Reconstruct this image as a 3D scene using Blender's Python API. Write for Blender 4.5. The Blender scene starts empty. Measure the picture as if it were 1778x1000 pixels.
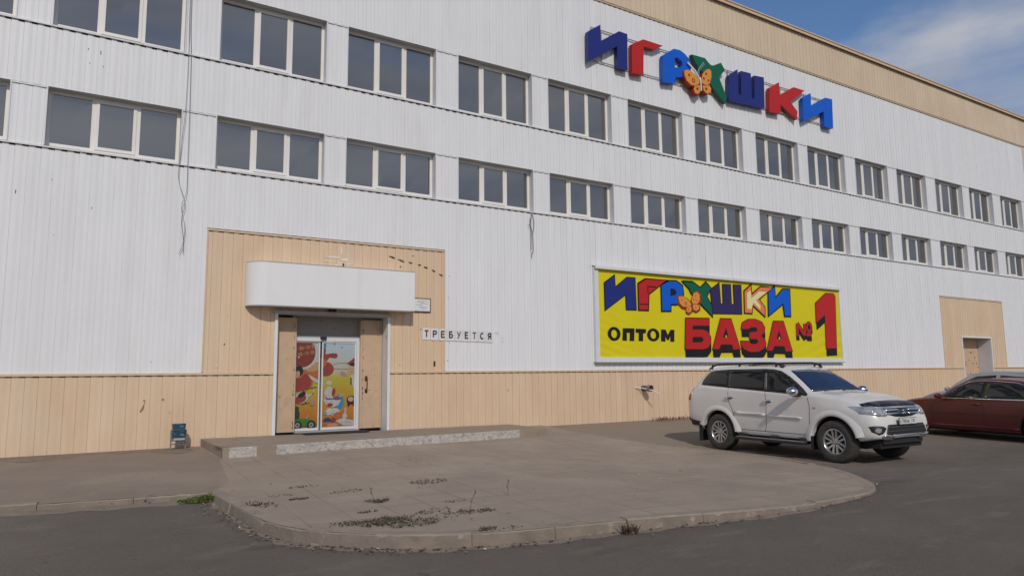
import bpy, bmesh, math, random
import numpy as np
from mathutils import Vector, Matrix
from mathutils.bvhtree import BVHTree
R = math.radians
S = bpy.context.scene
COL = S.collection
random.seed(7)

# ------------------------------------------------------------------ camera
cam_d = bpy.data.cameras.new('camera')
cam = bpy.data.objects.new('camera', cam_d)
COL.objects.link(cam)
cam_d.sensor_width = 36.0
cam_d.lens = 1226.68 / 1778 * 36
cam_d.clip_start = 0.1
cam_d.clip_end = 3000
YAW, PIT, ROLL = .5614, .1204, -.0100
fw = Vector((math.sin(YAW)*math.cos(PIT), math.cos(YAW)*math.cos(PIT), math.sin(PIT)))
rt = Vector((math.cos(YAW), -math.sin(YAW), 0))
up = rt.cross(fw)
r2 = rt*math.cos(ROLL) + up*math.sin(ROLL)
u2 = -rt*math.sin(ROLL) + up*math.cos(ROLL)
M = Matrix((r2, u2, -fw)).transposed().to_4x4()
M.translation = Vector((0, -16.051, 1.4237))
cam.matrix_world = M
S.camera = cam

# ------------------------------------------------------------------ world, sun, exposure
SUN_EL, SUN_ROT = R(35), R(200)
W = bpy.data.worlds.new('World')
S.world = W
W.use_nodes = True
nt = W.node_tree
N, Lk = nt.nodes, nt.links
bg = N['Background']
sky = N.new('ShaderNodeTexSky')
sky.sky_type = 'NISHITA'
sky.sun_disc = False
sky.sun_elevation = SUN_EL
sky.sun_rotation = SUN_ROT
sky.dust_density = 0.4
sky.ozone_density = 6.0
tc = N.new('ShaderNodeTexCoord')
mp = N.new('ShaderNodeMapping')
mp.inputs['Scale'].default_value = (1.0, 1.0, 2.6)
mp.inputs['Location'].default_value = (3.1, 1.7, .4)
nz = N.new('ShaderNodeTexNoise')
nz.inputs['Scale'].default_value = 2.2
nz.inputs['Detail'].default_value = 7
nz.inputs['Roughness'].default_value = .55
sep = N.new('ShaderNodeSeparateXYZ')
# more cloud near the horizon
alt = N.new('ShaderNodeMapRange')
alt.inputs['From Min'].default_value = .05
alt.inputs['From Max'].default_value = .66
alt.inputs['To Min'].default_value = .40
alt.inputs['To Max'].default_value = -.12
add = N.new('ShaderNodeMath'); add.operation = 'ADD'
rmp = N.new('ShaderNodeMapRange')
rmp.interpolation_type = 'SMOOTHSTEP'
rmp.inputs['From Min'].default_value = .56
rmp.inputs['From Max'].default_value = .82
rmp.inputs['To Max'].default_value = .8
mix = N.new('ShaderNodeMix'); mix.data_type = 'RGBA'
mix.inputs['B'].default_value = (4.3, 4.35, 4.7, 1)
Lk.new(tc.outputs['Generated'], mp.inputs['Vector'])
Lk.new(mp.outputs['Vector'], nz.inputs['Vector'])
Lk.new(tc.outputs['Generated'], sep.inputs['Vector'])
Lk.new(sep.outputs['Z'], alt.inputs['Value'])
Lk.new(nz.outputs['Fac'], add.inputs[0])
Lk.new(alt.outputs['Result'], add.inputs[1])
bia = N.new('ShaderNodeMath'); bia.operation = 'MULTIPLY_ADD'
bia.inputs[1].default_value = -.24
Lk.new(sep.outputs['Y'], bia.inputs[0])
Lk.new(add.outputs[0], bia.inputs[2])
# a bank of cloud low over the far end of the street
bnk = N.new('ShaderNodeMapRange')
bnk.inputs['From Min'].default_value = .72
bnk.inputs['From Max'].default_value = .93
bnk.inputs['To Max'].default_value = .19
bad = N.new('ShaderNodeMath'); bad.operation = 'ADD'
Lk.new(sep.outputs['X'], bnk.inputs['Value'])
Lk.new(bia.outputs[0], bad.inputs[0]); Lk.new(bnk.outputs['Result'], bad.inputs[1])
Lk.new(bad.outputs[0], rmp.inputs['Value'])
# lit tops and blue-grey undersides
nz2 = N.new('ShaderNodeTexNoise'); nz2.inputs['Scale'].default_value = 3.2; nz2.inputs['Detail'].default_value = 5
mp2 = N.new('ShaderNodeMapping'); mp2.inputs['Scale'].default_value = (.8, .8, 4.5)
r2_ = N.new('ShaderNodeMapRange'); r2_.inputs['From Min'].default_value = .36; r2_.inputs['From Max'].default_value = .62
cmx = N.new('ShaderNodeMix'); cmx.data_type = 'RGBA'
cmx.inputs['A'].default_value = (2.5, 2.8, 3.7, 1)
cmx.inputs['B'].default_value = (4.9, 4.85, 4.9, 1)
Lk.new(tc.outputs['Generated'], mp2.inputs['Vector']); Lk.new(mp2.outputs['Vector'], nz2.inputs['Vector'])
Lk.new(nz2.outputs['Fac'], r2_.inputs['Value']); Lk.new(r2_.outputs['Result'], cmx.inputs['Factor'])
Lk.new(cmx.outputs['Result'], mix.inputs['B'])
Lk.new(rmp.outputs['Result'], mix.inputs['Factor'])
Lk.new(sky.outputs['Color'], mix.inputs['A'])
Lk.new(mix.outputs['Result'], bg.inputs['Color'])
bg.inputs['Strength'].default_value = .125

sun_d = bpy.data.lights.new('sun', 'SUN')
sun_d.energy = 2.35
sun_d.angle = R(1.6)
sun_d.color = (1, .925, .83)
sun = bpy.data.objects.new('sun', sun_d)
COL.objects.link(sun)
sun.rotation_euler = Vector((.36, 1, -.75)).to_track_quat('-Z', 'Y').to_euler()
S.view_settings.view_transform = 'Standard'
S.view_settings.look = 'None'
S.view_settings.exposure = -0.19
S.view_settings.gamma = 1

# ------------------------------------------------------------------ helpers
def sm(a, b, x):
    t = min(max((x-a)/(b-a), 0), 1)
    return t*t*(3-2*t)

def zr(x, y):
    t = min(max((x-1.5)/4.5, 0), 1)
    return -.25*min(max(-y/(9-4*t), 0), 1)

def za(x, y):
    t = sm(4, 10, x)
    return (1-t)*(-.13*min(max(-y/11, 0), 1)) + t*(zr(x, y)+.03)

def mat(name, col, rough=.6, metal=0., spec=.5, var=0., vscale=(1, 1, 1), nscale=3., col2=None, bump=0., bscale=40., coat=0., detail=4):
    m = bpy.data.materials.new(name)
    m.use_nodes = True
    t = m.node_tree
    b = t.nodes['Principled BSDF']
    b.inputs['Base Color'].default_value = (*col, 1)
    b.inputs['Roughness'].default_value = rough
    b.inputs['Metallic'].default_value = metal
    b.inputs['Specular IOR Level'].default_value = spec
    b.inputs['Coat Weight'].default_value = coat
    b.inputs['Coat Roughness'].default_value = .05
    if var or bump:
        c = t.nodes.new('ShaderNodeTexCoord')
        mpn = t.nodes.new('ShaderNodeMapping')
        mpn.inputs['Scale'].default_value = vscale
        t.links.new(c.outputs['Object'], mpn.inputs['Vector'])
    if var:
        n = t.nodes.new('ShaderNodeTexNoise')
        n.inputs['Scale'].default_value = nscale
        n.inputs['Detail'].default_value = detail
        n.inputs['Roughness'].default_value = .6
        t.links.new(mpn.outputs['Vector'], n.inputs['Vector'])
        r = t.nodes.new('ShaderNodeMapRange')
        r.inputs['From Min'].default_value = .3
        r.inputs['From Max'].default_value = .7
        t.links.new(n.outputs['Fac'], r.inputs['Value'])
        x = t.nodes.new('ShaderNodeMix'); x.data_type = 'RGBA'
        c2 = col2 or tuple(v*(1-var) for v in col)
        x.inputs['A'].default_value = (*c2, 1)
        x.inputs['B'].default_value = (*col, 1)
        t.links.new(r.outputs['Result'], x.inputs['Factor'])
        t.links.new(x.outputs['Result'], b.inputs['Base Color'])
        m['mix'] = x.name
    if bump:
        n2 = t.nodes.new('ShaderNodeTexNoise')
        n2.inputs['Scale'].default_value = bscale
        n2.inputs['Detail'].default_value = 6
        t.links.new(c.outputs['Object'], n2.inputs['Vector'])
        bp = t.nodes.new('ShaderNodeBump')
        bp.inputs['Strength'].default_value = bump
        bp.inputs['Distance'].default_value = .02
        t.links.new(n2.outputs['Fac'], bp.inputs['Height'])
        t.links.new(bp.outputs['Normal'], b.inputs['Normal'])
    return m

def layer(m, col, scale, lo, hi, amount=1., stretch=(1, 1, 1), detail=5, rough=.6, kind='noise'):
    """lay a second noise of another colour over a material's base colour (dirt, wear, stains)"""
    t = m.node_tree
    b = t.nodes['Principled BSDF']
    src = b.inputs['Base Color'].links[0].from_socket if b.inputs['Base Color'].links else None
    c = t.nodes.new('ShaderNodeTexCoord')
    mpn = t.nodes.new('ShaderNodeMapping')
    mpn.inputs['Scale'].default_value = stretch
    mpn.inputs['Location'].default_value = (random.uniform(0, 9), random.uniform(0, 9), random.uniform(0, 9))
    t.links.new(c.outputs['Object'], mpn.inputs['Vector'])
    if kind == 'noise':
        n = t.nodes.new('ShaderNodeTexNoise')
        n.inputs['Detail'].default_value = detail
        n.inputs['Roughness'].default_value = rough
    else:
        n = t.nodes.new('ShaderNodeTexVoronoi')
        n.feature = 'DISTANCE_TO_EDGE'
    n.inputs['Scale'].default_value = scale
    t.links.new(mpn.outputs['Vector'], n.inputs['Vector'])
    r = t.nodes.new('ShaderNodeMapRange')
    r.inputs['From Min'].default_value = lo
    r.inputs['From Max'].default_value = hi
    r.inputs['To Max'].default_value = amount
    t.links.new(n.outputs[0], r.inputs['Value'])
    x = t.nodes.new('ShaderNodeMix'); x.data_type = 'RGBA'
    if src:
        t.links.new(src, x.inputs['A'])
    else:
        x.inputs['A'].default_value = b.inputs['Base Color'].default_value
    x.inputs['B'].default_value = (*col, 1)
    t.links.new(r.outputs['Result'], x.inputs['Factor'])
    t.links.new(x.outputs['Result'], b.inputs['Base Color'])
    return m

def panel_tint(m, pitch, amt):
    """every cladding board a slightly different tone"""
    t = m.node_tree
    b = t.nodes['Principled BSDF']
    src = b.inputs['Base Color'].links[0].from_socket
    c = t.nodes.new('ShaderNodeTexCoord')
    sp = t.nodes.new('ShaderNodeSeparateXYZ')
    t.links.new(c.outputs['Object'], sp.inputs[0])
    d = t.nodes.new('ShaderNodeMath'); d.operation = 'DIVIDE'
    d.inputs[1].default_value = pitch
    t.links.new(sp.outputs['X'], d.inputs[0])
    f = t.nodes.new('ShaderNodeMath'); f.operation = 'FLOOR'
    t.links.new(d.outputs[0], f.inputs[0])
    wn = t.nodes.new('ShaderNodeTexWhiteNoise'); wn.noise_dimensions = '1D'
    t.links.new(f.outputs[0], wn.inputs['W'])
    r = t.nodes.new('ShaderNodeMapRange')
    r.inputs['To Min'].default_value = 1-amt
    r.inputs['To Max'].default_value = 1.0
    t.links.new(wn.outputs['Value'], r.inputs['Value'])
    vm = t.nodes.new('ShaderNodeVectorMath'); vm.operation = 'SCALE'
    t.links.new(src, vm.inputs[0])
    t.links.new(r.outputs['Result'], vm.inputs['Scale'])
    t.links.new(vm.outputs[0], b.inputs['Base Color'])

class MB:
    """collects faces, becomes ONE mesh object"""
    def __init__(s):
        s.v, s.f, s.m = [], [], []
        s.mats, s.smooth = [], False
    def mi(s, m):
        if m not in s.mats:
            s.mats.append(m)
        return s.mats.index(m)
    def face(s, pts, m):
        i = len(s.v)
        s.v += [tuple(p) for p in pts]
        s.f.append(tuple(range(i, i+len(pts))))
        s.m.append(s.mi(m))
    def grid(s, rows, m, closed=False):
        i = len(s.v)
        nr, nc = len(rows), len(rows[0])
        for r in rows:
            s.v += [tuple(p) for p in r]
        k = s.mi(m)
        for a in range(nr-1):
            for b in range(nc if closed else nc-1):
                c = (b+1) % nc
                s.f.append((i+a*nc+b, i+a*nc+c, i+(a+1)*nc+c, i+(a+1)*nc+b))
                s.m.append(k)
        return i
    def box(s, x0, x1, y0, y1, z0, z1, m):
        p = [(x, y, z) for z in (z0, z1) for y in (y0, y1) for x in (x0, x1)]
        for q in ((0, 2, 3, 1), (4, 5, 7, 6), (0, 1, 5, 4), (2, 6, 7, 3), (0, 4, 6, 2), (1, 3, 7, 5)):
            s.face([p[k] for k in q], m)
    def prism(s, poly, y0, y1, m, side=None, back=True):
        """polygon in the wall plane (x, z) between depths y0 (front) and y1"""
        s.face([(x, y0, z) for x, z in poly], m)
        if back:
            s.face([(x, y1, z) for x, z in reversed(poly)], side or m)
        n = len(poly)
        for i in range(n):
            a, b = poly[i], poly[(i+1) % n]
            s.face([(a[0], y0, a[1]), (b[0], y0, b[1]), (b[0], y1, b[1]), (a[0], y1, a[1])], side or m)
    def tube(s, pts, r, m, n=8, cap=True):
        pts = [Vector(p) for p in pts]
        rows = []
        for i, p in enumerate(pts):
            d = (pts[min(i+1, len(pts)-1)] - pts[max(i-1, 0)]).normalized()
            a = d.orthogonal().normalized() if i == 0 else (a0 - d*a0.dot(d)).normalized()
            a0 = a
            b = d.cross(a)
            rr = r[i] if isinstance(r, (list, tuple)) else r
            rows.append([p + (a*math.cos(2*math.pi*k/n) + b*math.sin(2*math.pi*k/n))*rr for k in range(n)])
        s.grid(rows, m, True)
        if cap:
            s.face(rows[0][::-1], m); s.face(rows[-1], m)
    def lathe(s, prof, c, axis, m, n=32, start=0):
        """profile of (radius, offset along axis) turned about axis through c"""
        ax = Vector(axis).normalized()
        a = ax.orthogonal().normalized()
        b = ax.cross(a)
        c = Vector(c)
        rows = [[c + ax*o + (a*math.cos(2*math.pi*k/n) + b*math.sin(2*math.pi*k/n))*r for k in range(n)] for r, o in prof]
        s.grid(rows, m, True)
    def stroke(s, pts, w, m, y):
        """a flat mitred line in the wall plane at depth y"""
        n = len(pts)
        L, Rr = [], []
        for i in range(n):
            p = Vector(pts[i])
            d0 = (p - Vector(pts[i-1])).normalized() if i else (Vector(pts[1]) - p).normalized()
            d1 = (Vector(pts[i+1]) - p).normalized() if i < n-1 else d0
            t = (d0 + d1)
            t = t.normalized() if t.length > .2 else d0
            nn = Vector((-t.y, t.x))
            k = min(1/max(nn.dot(Vector((-d0.y, d0.x))), .4), 2)
            L.append(p + nn*w/2*k); Rr.append(p - nn*w/2*k)
        for i in range(n-1):
            s.face([(q.x, y, q.y) for q in (L[i], Rr[i], Rr[i+1], L[i+1])], m)
    def build(s, name, parent=None, smooth=None, loc=None, weld=False):
        me = bpy.data.meshes.new(name)
        me.from_pydata(s.v, [], s.f)
        for m in s.mats:
            me.materials.append(m)
        me.polygons.foreach_set('material_index', s.m)
        bm = bmesh.new(); bm.from_mesh(me)
        if weld or smooth:
            bmesh.ops.remove_doubles(bm, verts=bm.verts, dist=1e-4)
        if smooth:
            bmesh.ops.recalc_face_normals(bm, faces=bm.faces)
            for f in bm.faces: f.smooth = True
            for e in bm.edges:
                if len(e.link_faces) == 2 and e.calc_face_angle(0) > R(smooth): e.smooth = False
        bm.to_mesh(me); bm.free()
        o = bpy.data.objects.new(name, me)
        COL.objects.link(o)
        if parent: o.parent = parent
        if loc: o.location = loc
        return o

def empty(name, loc=(0, 0, 0), rz=0):
    o = bpy.data.objects.new(name, None)
    COL.objects.link(o)
    o.location = loc; o.rotation_euler.z = rz
    return o

def tag(o, label=None, cat=None, group=None, kind=None):
    if label: o['label'] = label
    if cat: o['category'] = cat
    if group: o['group'] = group
    if kind: o['kind'] = kind
    return o

def clip_grid(poly, step):
    """planar polygon (2-D) cut into cells of about `step`; returns verts2d, faces"""
    bm = bmesh.new()
    vs = [bm.verts.new((x, y, 0)) for x, y in poly]
    bm.faces.new(vs)
    bmesh.ops.triangulate(bm, faces=bm.faces)
    xs = [p[0] for p in poly]; ys = [p[1] for p in poly]
    for ax, lo, hi in ((0, min(xs), max(xs)), (1, min(ys), max(ys))):
        n = int((hi-lo)/step)
        for i in range(1, n+1):
            co = [0, 0, 0]; no = [0, 0, 0]
            co[ax] = lo + (hi-lo)*i/(n+1); no[ax] = 1
            bmesh.ops.bisect_plane(bm, geom=bm.verts[:]+bm.edges[:]+bm.faces[:], plane_co=co, plane_no=no, dist=1e-6)
    bm.verts.index_update()
    v = [(q.co.x, q.co.y) for q in bm.verts]
    f = [tuple(q.index for q in fc.verts) for fc in bm.faces]
    bm.free()
    return v, f

# stroke lettering, each glyph in a box 0.62 wide and 1 high
def arc(cx, cz, rx, rz, a0, a1, n=10):
    return [(cx+rx*math.cos(R(a0+(a1-a0)*i/n)), cz+rz*math.sin(R(a0+(a1-a0)*i/n))) for i in range(n+1)]
GL = {
 'Т': [[(0, .94), (.62, .94)], [(.31, .89), (.31, 0)]],
 'Р': [[(.06, 0), (.06, .94), (.38, .94)]+arc(.38, .71, .2, .23, 85, -85)+[(.12, .48)]],
 'Е': [[(.58, .94), (.06, .94), (.06, .06), (.58, .06)], [(.12, .51), (.5, .51)]],
 'Б': [[(.56, .94), (.06, .94), (.06, .06), (.36, .06)]+arc(.36, .31, .2, .25, -85, 85)+[(.12, .56)]],
 'У': [[(.04, 1), (.34, .36)], [(.6, 1), (.27, .14), (.16, .05), (.04, .05)]],
 'С': [arc(.33, .5, .27, .44, 45, 315, 16)],
 'Я': [[(.56, 0), (.56, .94), (.26, .94)]+arc(.26, .71, .2, .23, 95, 265)+[(.5, .48)], [(.3, .46), (.04, 0)]],
 'М': [[(.05, 0), (.05, .98), (.31, .4), (.57, .98), (.57, 0)]],
 '0': [arc(.31, .5, .23, .44, 90, 450, 18)],
 '1': [[(.14, .76), (.34, .94), (.34, 0)]],
 '3': [arc(.29, .72, .22, .22, 150, -80)+arc(.29, .28, .25, .23, 80, -150)],
 '7': [[(.04, .94), (.56, .94), (.24, 0)]],
 '8': [arc(.31, .72, .2, .22, -90, 270, 14), arc(.31, .27, .25, .22, 90, 450, 14)],
 '9': [arc(.31, .67, .23, .27, 0, 360, 14), [(.54, .66), (.5, .3), (.24, .04)]],
 ':': [[(.31, .2), (.31, .34)], [(.31, .6), (.31, .74)]],
 '-': [[(.1, .48), (.52, .48)]],
 ' ': [],
}
def write(mb, text, x, z, h, w, m, y, adv=.78, tilt=0., sx=1.):
    k = 0
    ct, st = math.cos(tilt), math.sin(tilt)
    for i, ch in enumerate(text):
        for st_ in GL[ch]:
            pts = []
            for a, b in st_:
                px, pz = (i*adv+a)*h*sx, b*h
                pts.append((x+px*ct-pz*st, z+px*st+pz*ct))
            mb.stroke(pts, w, m, y - .0003*k); k += 1

# ------------------------------------------------------------------ materials
def build_mats():
    g = {}
    g['white'] = mat('white_cladding', (.80, .805, .81), .45, var=.06, vscale=(1.2, 1, .25), nscale=2.5)
    layer(g['white'], (.66, .635, .60), 1.6, .52, .85, .4, (2.2, 1, .18))
    layer(g['white'], (.60, .56, .50), .5, .60, .85, .35, (1.5, 1, .35))
    panel_tint(g['white'], .21, .03)
    g['beige'] = mat('beige_cladding', (.735, .545, .365), .5, var=.08, vscale=(1.5, 1, .4), nscale=2.2)
    layer(g['beige'], (.60, .40, .26), 1.1, .48, .8, .5, (1.6, 1, .5))
    layer(g['beige'], (.74, .60, .45), .7, .5, .75, .55, (1.2, 1, .6))
    layer(g['beige'], (.30, .19, .11), 5, .70, .78, .6, (1, 1, .8))
    panel_tint(g['beige'], .21, .05)
    g['beige_hi'] = mat('beige_parapet', (.71, .575, .405), .5, var=.07, vscale=(1.5, 1, .4), nscale=2.2)
    layer(g['beige_hi'], (.58, .36, .25), .25, .45, .7, .4)
    panel_tint(g['beige_hi'], .21, .05)
    g['trim'] = mat('white_trim', (.70, .70, .71), .45, var=.08, nscale=3)
    g['btrim'] = mat('beige_trim', (.66, .50, .34), .5, var=.1, nscale=4)
    g['pvc'] = mat('white_plastic_frame', (.80, .77, .72), .35, var=.06, nscale=2)
    g['reveal'] = mat('painted_reveal', (.62, .62, .63), .55, var=.10, nscale=2.5)
    g['soffit'] = mat('grey_soffit', (.5, .5, .5), .7)
    gl = mat('window_glass', (.050, .050, .050), .03, spec=.9, var=.5, vscale=(.25, 1, .8), nscale=1.3)
    gl.node_tree.nodes['Principled BSDF'].inputs['IOR'].default_value = 2.15
    g['glass'] = gl
    g['dark'] = mat('dark_gap', (.02, .02, .02), .8)
    g['rust'] = mat('rust', (.10, .05, .03), .9, var=.5, nscale=20)
    g['scrape'] = mat('pale_scrape', (.74, .66, .56), .7)
    g['leaf'] = mat('old_painted_steel', (.58, .41, .27), .55, var=.12, nscale=2.5, bump=.15, bscale=9)
    layer(g['leaf'], (.30, .19, .12), 3.2, .60, .74, .55, (1, 1, .5))
    layer(g['leaf'], (.17, .09, .05), 16, .72, .75, .7, (1, 1, .6))
    g['grey'] = mat('grey_metal', (.42, .42, .42), .45, var=.1, nscale=4)
    g['alu'] = mat('aluminium_frame', (.68, .68, .69), .4, var=.05)
    g['roof'] = mat('roofing', (.25, .22, .2), .8, var=.2)
    for n, c in dict(navy=(.018, .030, .20), red=(.50, .020, .020), blue=(.004, .11, .60), green=(.005, .12, .065), orange=(.72, .30, .06),
                     darkred=(.30, .03, .02), cream=(.78, .74, .36), purple=(.035, .025, .11), yellow=(.72, .62, .012), black=(.014, .013, .016),
                     rail=(.35, .34, .33), salmon=(.74, .22, .09), sheet=(.74, .74, .75), cyan=(.10, .36, .52)).items():
        g[n] = mat(n+'_paint', c, .5, spec=.25, var=.08, nscale=3)
    return g
G = build_mats()
SIGN=[['I','navy',[[12.765,11.625],[13.256,11.973],[13.254,11.448],[13.998,11.952],[14.337,11.943],[14.309,10.754],[13.898,10.744],[13.908,11.439],[12.752,10.676]],[]],['G','red',[[14.508,11.652],[15.005,11.942],[15.861,11.939],[15.478,11.722],[15.01,11.7],[14.961,10.744],[14.482,10.712]],[]],['R','blue',[[15.836,11.603],[16.349,11.958],[16.644,11.977],[16.894,11.883],[17.057,11.729],[17.123,11.519],[17.077,11.315],[16.895,11.13],[16.551,11.022],[16.391,11.008],[16.337,10.764],[15.813,10.702]],[[16.375,11.656],[16.544,11.678],[16.688,11.61],[16.732,11.492],[16.633,11.383],[16.366,11.322]]],['X','green',[[17.171,11.962],[17.804,11.981],[18.11,11.763],[18.581,12.0],[18.787,11.786],[18.461,11.447],[18.807,10.792],[18.734,10.571],[18.108,11.016],[17.712,11.378],[17.321,11.735]],[]],['W','navy',[[18.972,11.627],[19.436,11.958],[19.412,11.044],[19.555,11.045],[19.62,11.94],[20.135,11.967],[20.108,11.04],[20.255,11.04],[20.324,11.93],[20.838,11.972],[20.797,10.793],[18.909,10.712]],[]],['K','red',[[21.125,11.635],[21.7,11.976],[21.685,11.475],[22.544,11.97],[23.192,11.968],[22.299,11.351],[22.68,11.05],[22.621,10.724],[22.348,10.848],[21.71,11.121],[21.66,10.759],[21.05,10.733]],[]],['I','blue',[[23.046,11.662],[23.566,11.95],[23.536,11.441],[24.477,11.957],[24.916,11.981],[24.851,10.783],[24.303,10.768],[24.314,11.368],[23.006,10.721]],[]]]
WINGS=[[[16.722,11.26],[16.844,11.329],[17.037,11.331],[17.269,11.24],[17.434,11.083],[17.405,10.964],[17.225,10.851],[17.009,10.846],[16.823,10.949],[16.727,11.118]],[[17.522,11.103],[17.581,11.342],[17.746,11.526],[17.929,11.6],[18.015,11.538],[18.016,11.342],[17.92,11.092],[17.78,10.99],[17.603,10.991],[17.519,11.054]],[[17.18,10.819],[17.38,10.911],[17.489,10.918],[17.466,10.736],[17.339,10.588],[17.188,10.598],[17.131,10.713]],[[17.556,10.932],[17.735,10.971],[17.893,11.021],[17.976,10.925],[17.944,10.772],[17.761,10.686],[17.612,10.767]]]
SPOTS=[[16.942,11.166],[17.135,11.017],[17.306,10.766],[17.76,11.389],[17.638,11.199],[17.858,11.176],[17.728,10.856]]
ANT=[[[17.683,11.751],[17.424,11.464],[17.367,11.242]],[[16.892,11.598],[17.244,11.375],[17.447,11.114]],[[17.465,11.199],[17.479,10.993],[17.49,10.738]]]
RAILS=[[[12.987,11.887],[14.484,11.852],[16.202,11.888],[17.309,11.887],[18.519,11.883],[19.624,11.878],[21.384,11.9],[22.888,11.906],[24.485,11.898]],[[13.081,10.854],[13.956,10.875],[14.676,10.874],[16.484,10.873],[17.123,10.883],[18.456,10.905],[19.223,10.957],[21.296,10.83],[23.181,10.877],[24.59,10.913]]]
BAN=[['navy',[[13.251,4.034],[13.641,4.283],[13.658,3.921],[14.129,4.25],[14.448,4.255],[14.46,3.294],[14.072,3.287],[14.063,3.743],[13.255,3.24]]],['red',[[14.583,4.084],[14.876,4.237],[15.738,4.26],[14.978,3.805],[14.936,3.312],[14.578,3.307]]],['blue',[[15.53,4.099],[15.842,4.241],[16.181,4.256],[16.432,4.13],[16.461,3.865],[16.255,3.621],[16.165,3.54],[15.89,3.534],[15.88,3.328],[15.526,3.314]]],['black',[[15.902,4.016],[16.071,4.019],[16.169,3.928],[16.13,3.833],[15.89,3.774]]],['purple',[[17.7,4.069],[18.13,4.322],[18.163,3.629],[18.282,3.625],[18.295,4.286],[18.685,4.293],[18.684,3.633],[18.82,3.633],[18.82,4.295],[19.201,4.307],[19.178,3.342],[17.781,3.31]]],['green',[[16.461,4.266],[16.899,4.274],[17.245,4.097],[17.506,4.304],[17.723,4.123],[17.501,3.854],[17.733,3.544],[17.736,3.224],[17.174,3.647],[16.835,3.916],[16.734,4.068]]],['orange',[[19.358,4.112],[19.703,4.337],[19.711,4.003],[20.201,4.301],[20.812,4.303],[20.072,3.878],[20.363,3.603],[20.34,3.314],[19.747,3.673],[19.678,3.386],[19.329,3.388]]],['cream',[[19.48,4.055],[19.666,4.16],[19.693,3.892],[20.117,4.152],[20.505,4.15],[19.935,3.84],[20.149,3.642],[20.117,3.536],[19.777,3.753],[19.674,3.518],[19.455,3.528]]],['blue',[[20.602,4.145],[20.941,4.359],[20.957,3.952],[21.387,4.286],[21.771,4.29],[21.74,3.363],[21.433,3.352],[21.37,3.792],[20.561,3.338]]]]
BANLINES=[[[14.958,3.819],[14.947,4.023],[15.313,4.032]],[[14.597,3.466],[14.947,3.475]]]
BWINGS=[[[16.229,3.776],[16.393,3.799],[16.606,3.731],[16.752,3.613],[16.791,3.52],[16.635,3.467],[16.419,3.473],[16.274,3.576]],[[16.825,3.742],[16.923,3.92],[17.059,3.975],[17.18,3.902],[17.178,3.711],[17.082,3.596],[16.859,3.57],[16.812,3.663]],[[16.568,3.433],[16.701,3.485],[16.788,3.473],[16.781,3.347],[16.668,3.28],[16.562,3.323]],[[16.857,3.539],[17.014,3.571],[17.145,3.535],[17.138,3.424],[17.001,3.356],[16.871,3.398]]]
BSPOTS=[[16.374,3.683],[16.541,3.578],[16.666,3.399],[16.999,3.845],[16.911,3.714],[17.052,3.689],[16.985,3.465]]
RED=[[[16.528,3.104],[17.584,3.129],[17.57,2.9],[16.82,2.879],[16.813,2.754],[17.255,2.765],[17.499,2.708],[17.623,2.52],[17.611,2.33],[17.443,2.171],[17.218,2.137],[16.453,2.136]],[[18.118,3.14],[18.628,3.147],[19.01,2.158],[18.67,2.14],[18.615,2.306],[18.085,2.299],[17.988,2.148],[17.695,2.145]],[[19.104,2.831],[19.174,3.041],[19.474,3.159],[19.85,3.171],[20.177,3.086],[20.317,2.899],[20.259,2.724],[20.093,2.625],[20.285,2.502],[20.335,2.345],[20.202,2.186],[19.931,2.08],[19.509,2.07],[19.215,2.154],[19.065,2.288],[19.056,2.42],[19.442,2.417],[19.575,2.335],[19.81,2.338],[19.958,2.425],[19.87,2.505],[19.495,2.511],[19.512,2.729],[19.842,2.755],[19.943,2.833],[19.853,2.903],[19.618,2.907],[19.474,2.84]],[[20.789,3.137],[21.329,3.147],[21.73,2.12],[21.373,2.101],[21.313,2.278],[20.768,2.287],[20.656,2.117],[20.365,2.124]]]
ONE=[[23.218,3.873],[23.868,4.272],[24.351,4.283],[24.444,4.19],[24.333,2.245],[23.712,2.221],[23.746,3.467],[23.202,3.16]]
HOLES=[[[16.799,2.521],[17.197,2.528],[17.303,2.445],[17.186,2.356],[16.781,2.35]],[[18.364,2.864],[18.197,2.536],[18.462,2.541]],[[21.062,2.848],[20.912,2.536],[21.176,2.54]]]
NUM=[[[22.088,3.104],[22.073,2.655]],[[22.088,3.104],[22.474,2.682]],[[22.504,3.109],[22.495,2.683]],[[22.594,2.718],[22.861,2.724]]]
NUMO=[[22.752,2.979],[22.876,2.982]]
OPT=[[[13.91,2.727],[14.371,2.73],[14.344,2.357],[14.163,2.36],[14.18,2.602],[14.065,2.6],[14.056,2.361],[13.885,2.364]],[[14.417,2.725],[14.83,2.721],[14.825,2.602],[14.714,2.6],[14.696,2.354],[14.519,2.36],[14.537,2.602],[14.412,2.608]],[[15.456,2.727],[15.642,2.726],[15.729,2.561],[15.849,2.725],[16.017,2.729],[15.998,2.362],[15.831,2.366],[15.84,2.533],[15.763,2.41],[15.688,2.418],[15.62,2.538],[15.624,2.363],[15.439,2.366]]]
OPTO=[[[13.572,2.552],[13.816,2.557],[13.579,2.756],[13.554,2.551],[13.662,2.554],[13.558,2.675]],[[15.123,2.555],[15.375,2.56],[15.132,2.749],[15.111,2.554],[15.224,2.557],[15.117,2.677]]]
SHEET=[[13.013,4.387],[24.684,4.431],[24.665,1.869],[12.999,1.865]]
BFRAME=[[12.885,4.511],[24.702,4.529],[24.687,1.74],[12.843,1.736]]
KERB=[[[-0.56,-5.616],[0.01,-5.701],[0.61,-5.83],[1.245,-5.926],[1.683,-5.957]],[[1.703,-6.136],[1.789,-7.396],[1.897,-8.283],[2.171,-8.779],[2.544,-9.234],[2.98,-9.615],[3.878,-9.955],[5.239,-10.114],[6.329,-10.332],[7.692,-10.47],[9.07,-10.357],[9.823,-10.082],[10.45,-9.508],[11.32,-8.664],[12.372,-6.474],[12.184,-4.638]]]
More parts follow.
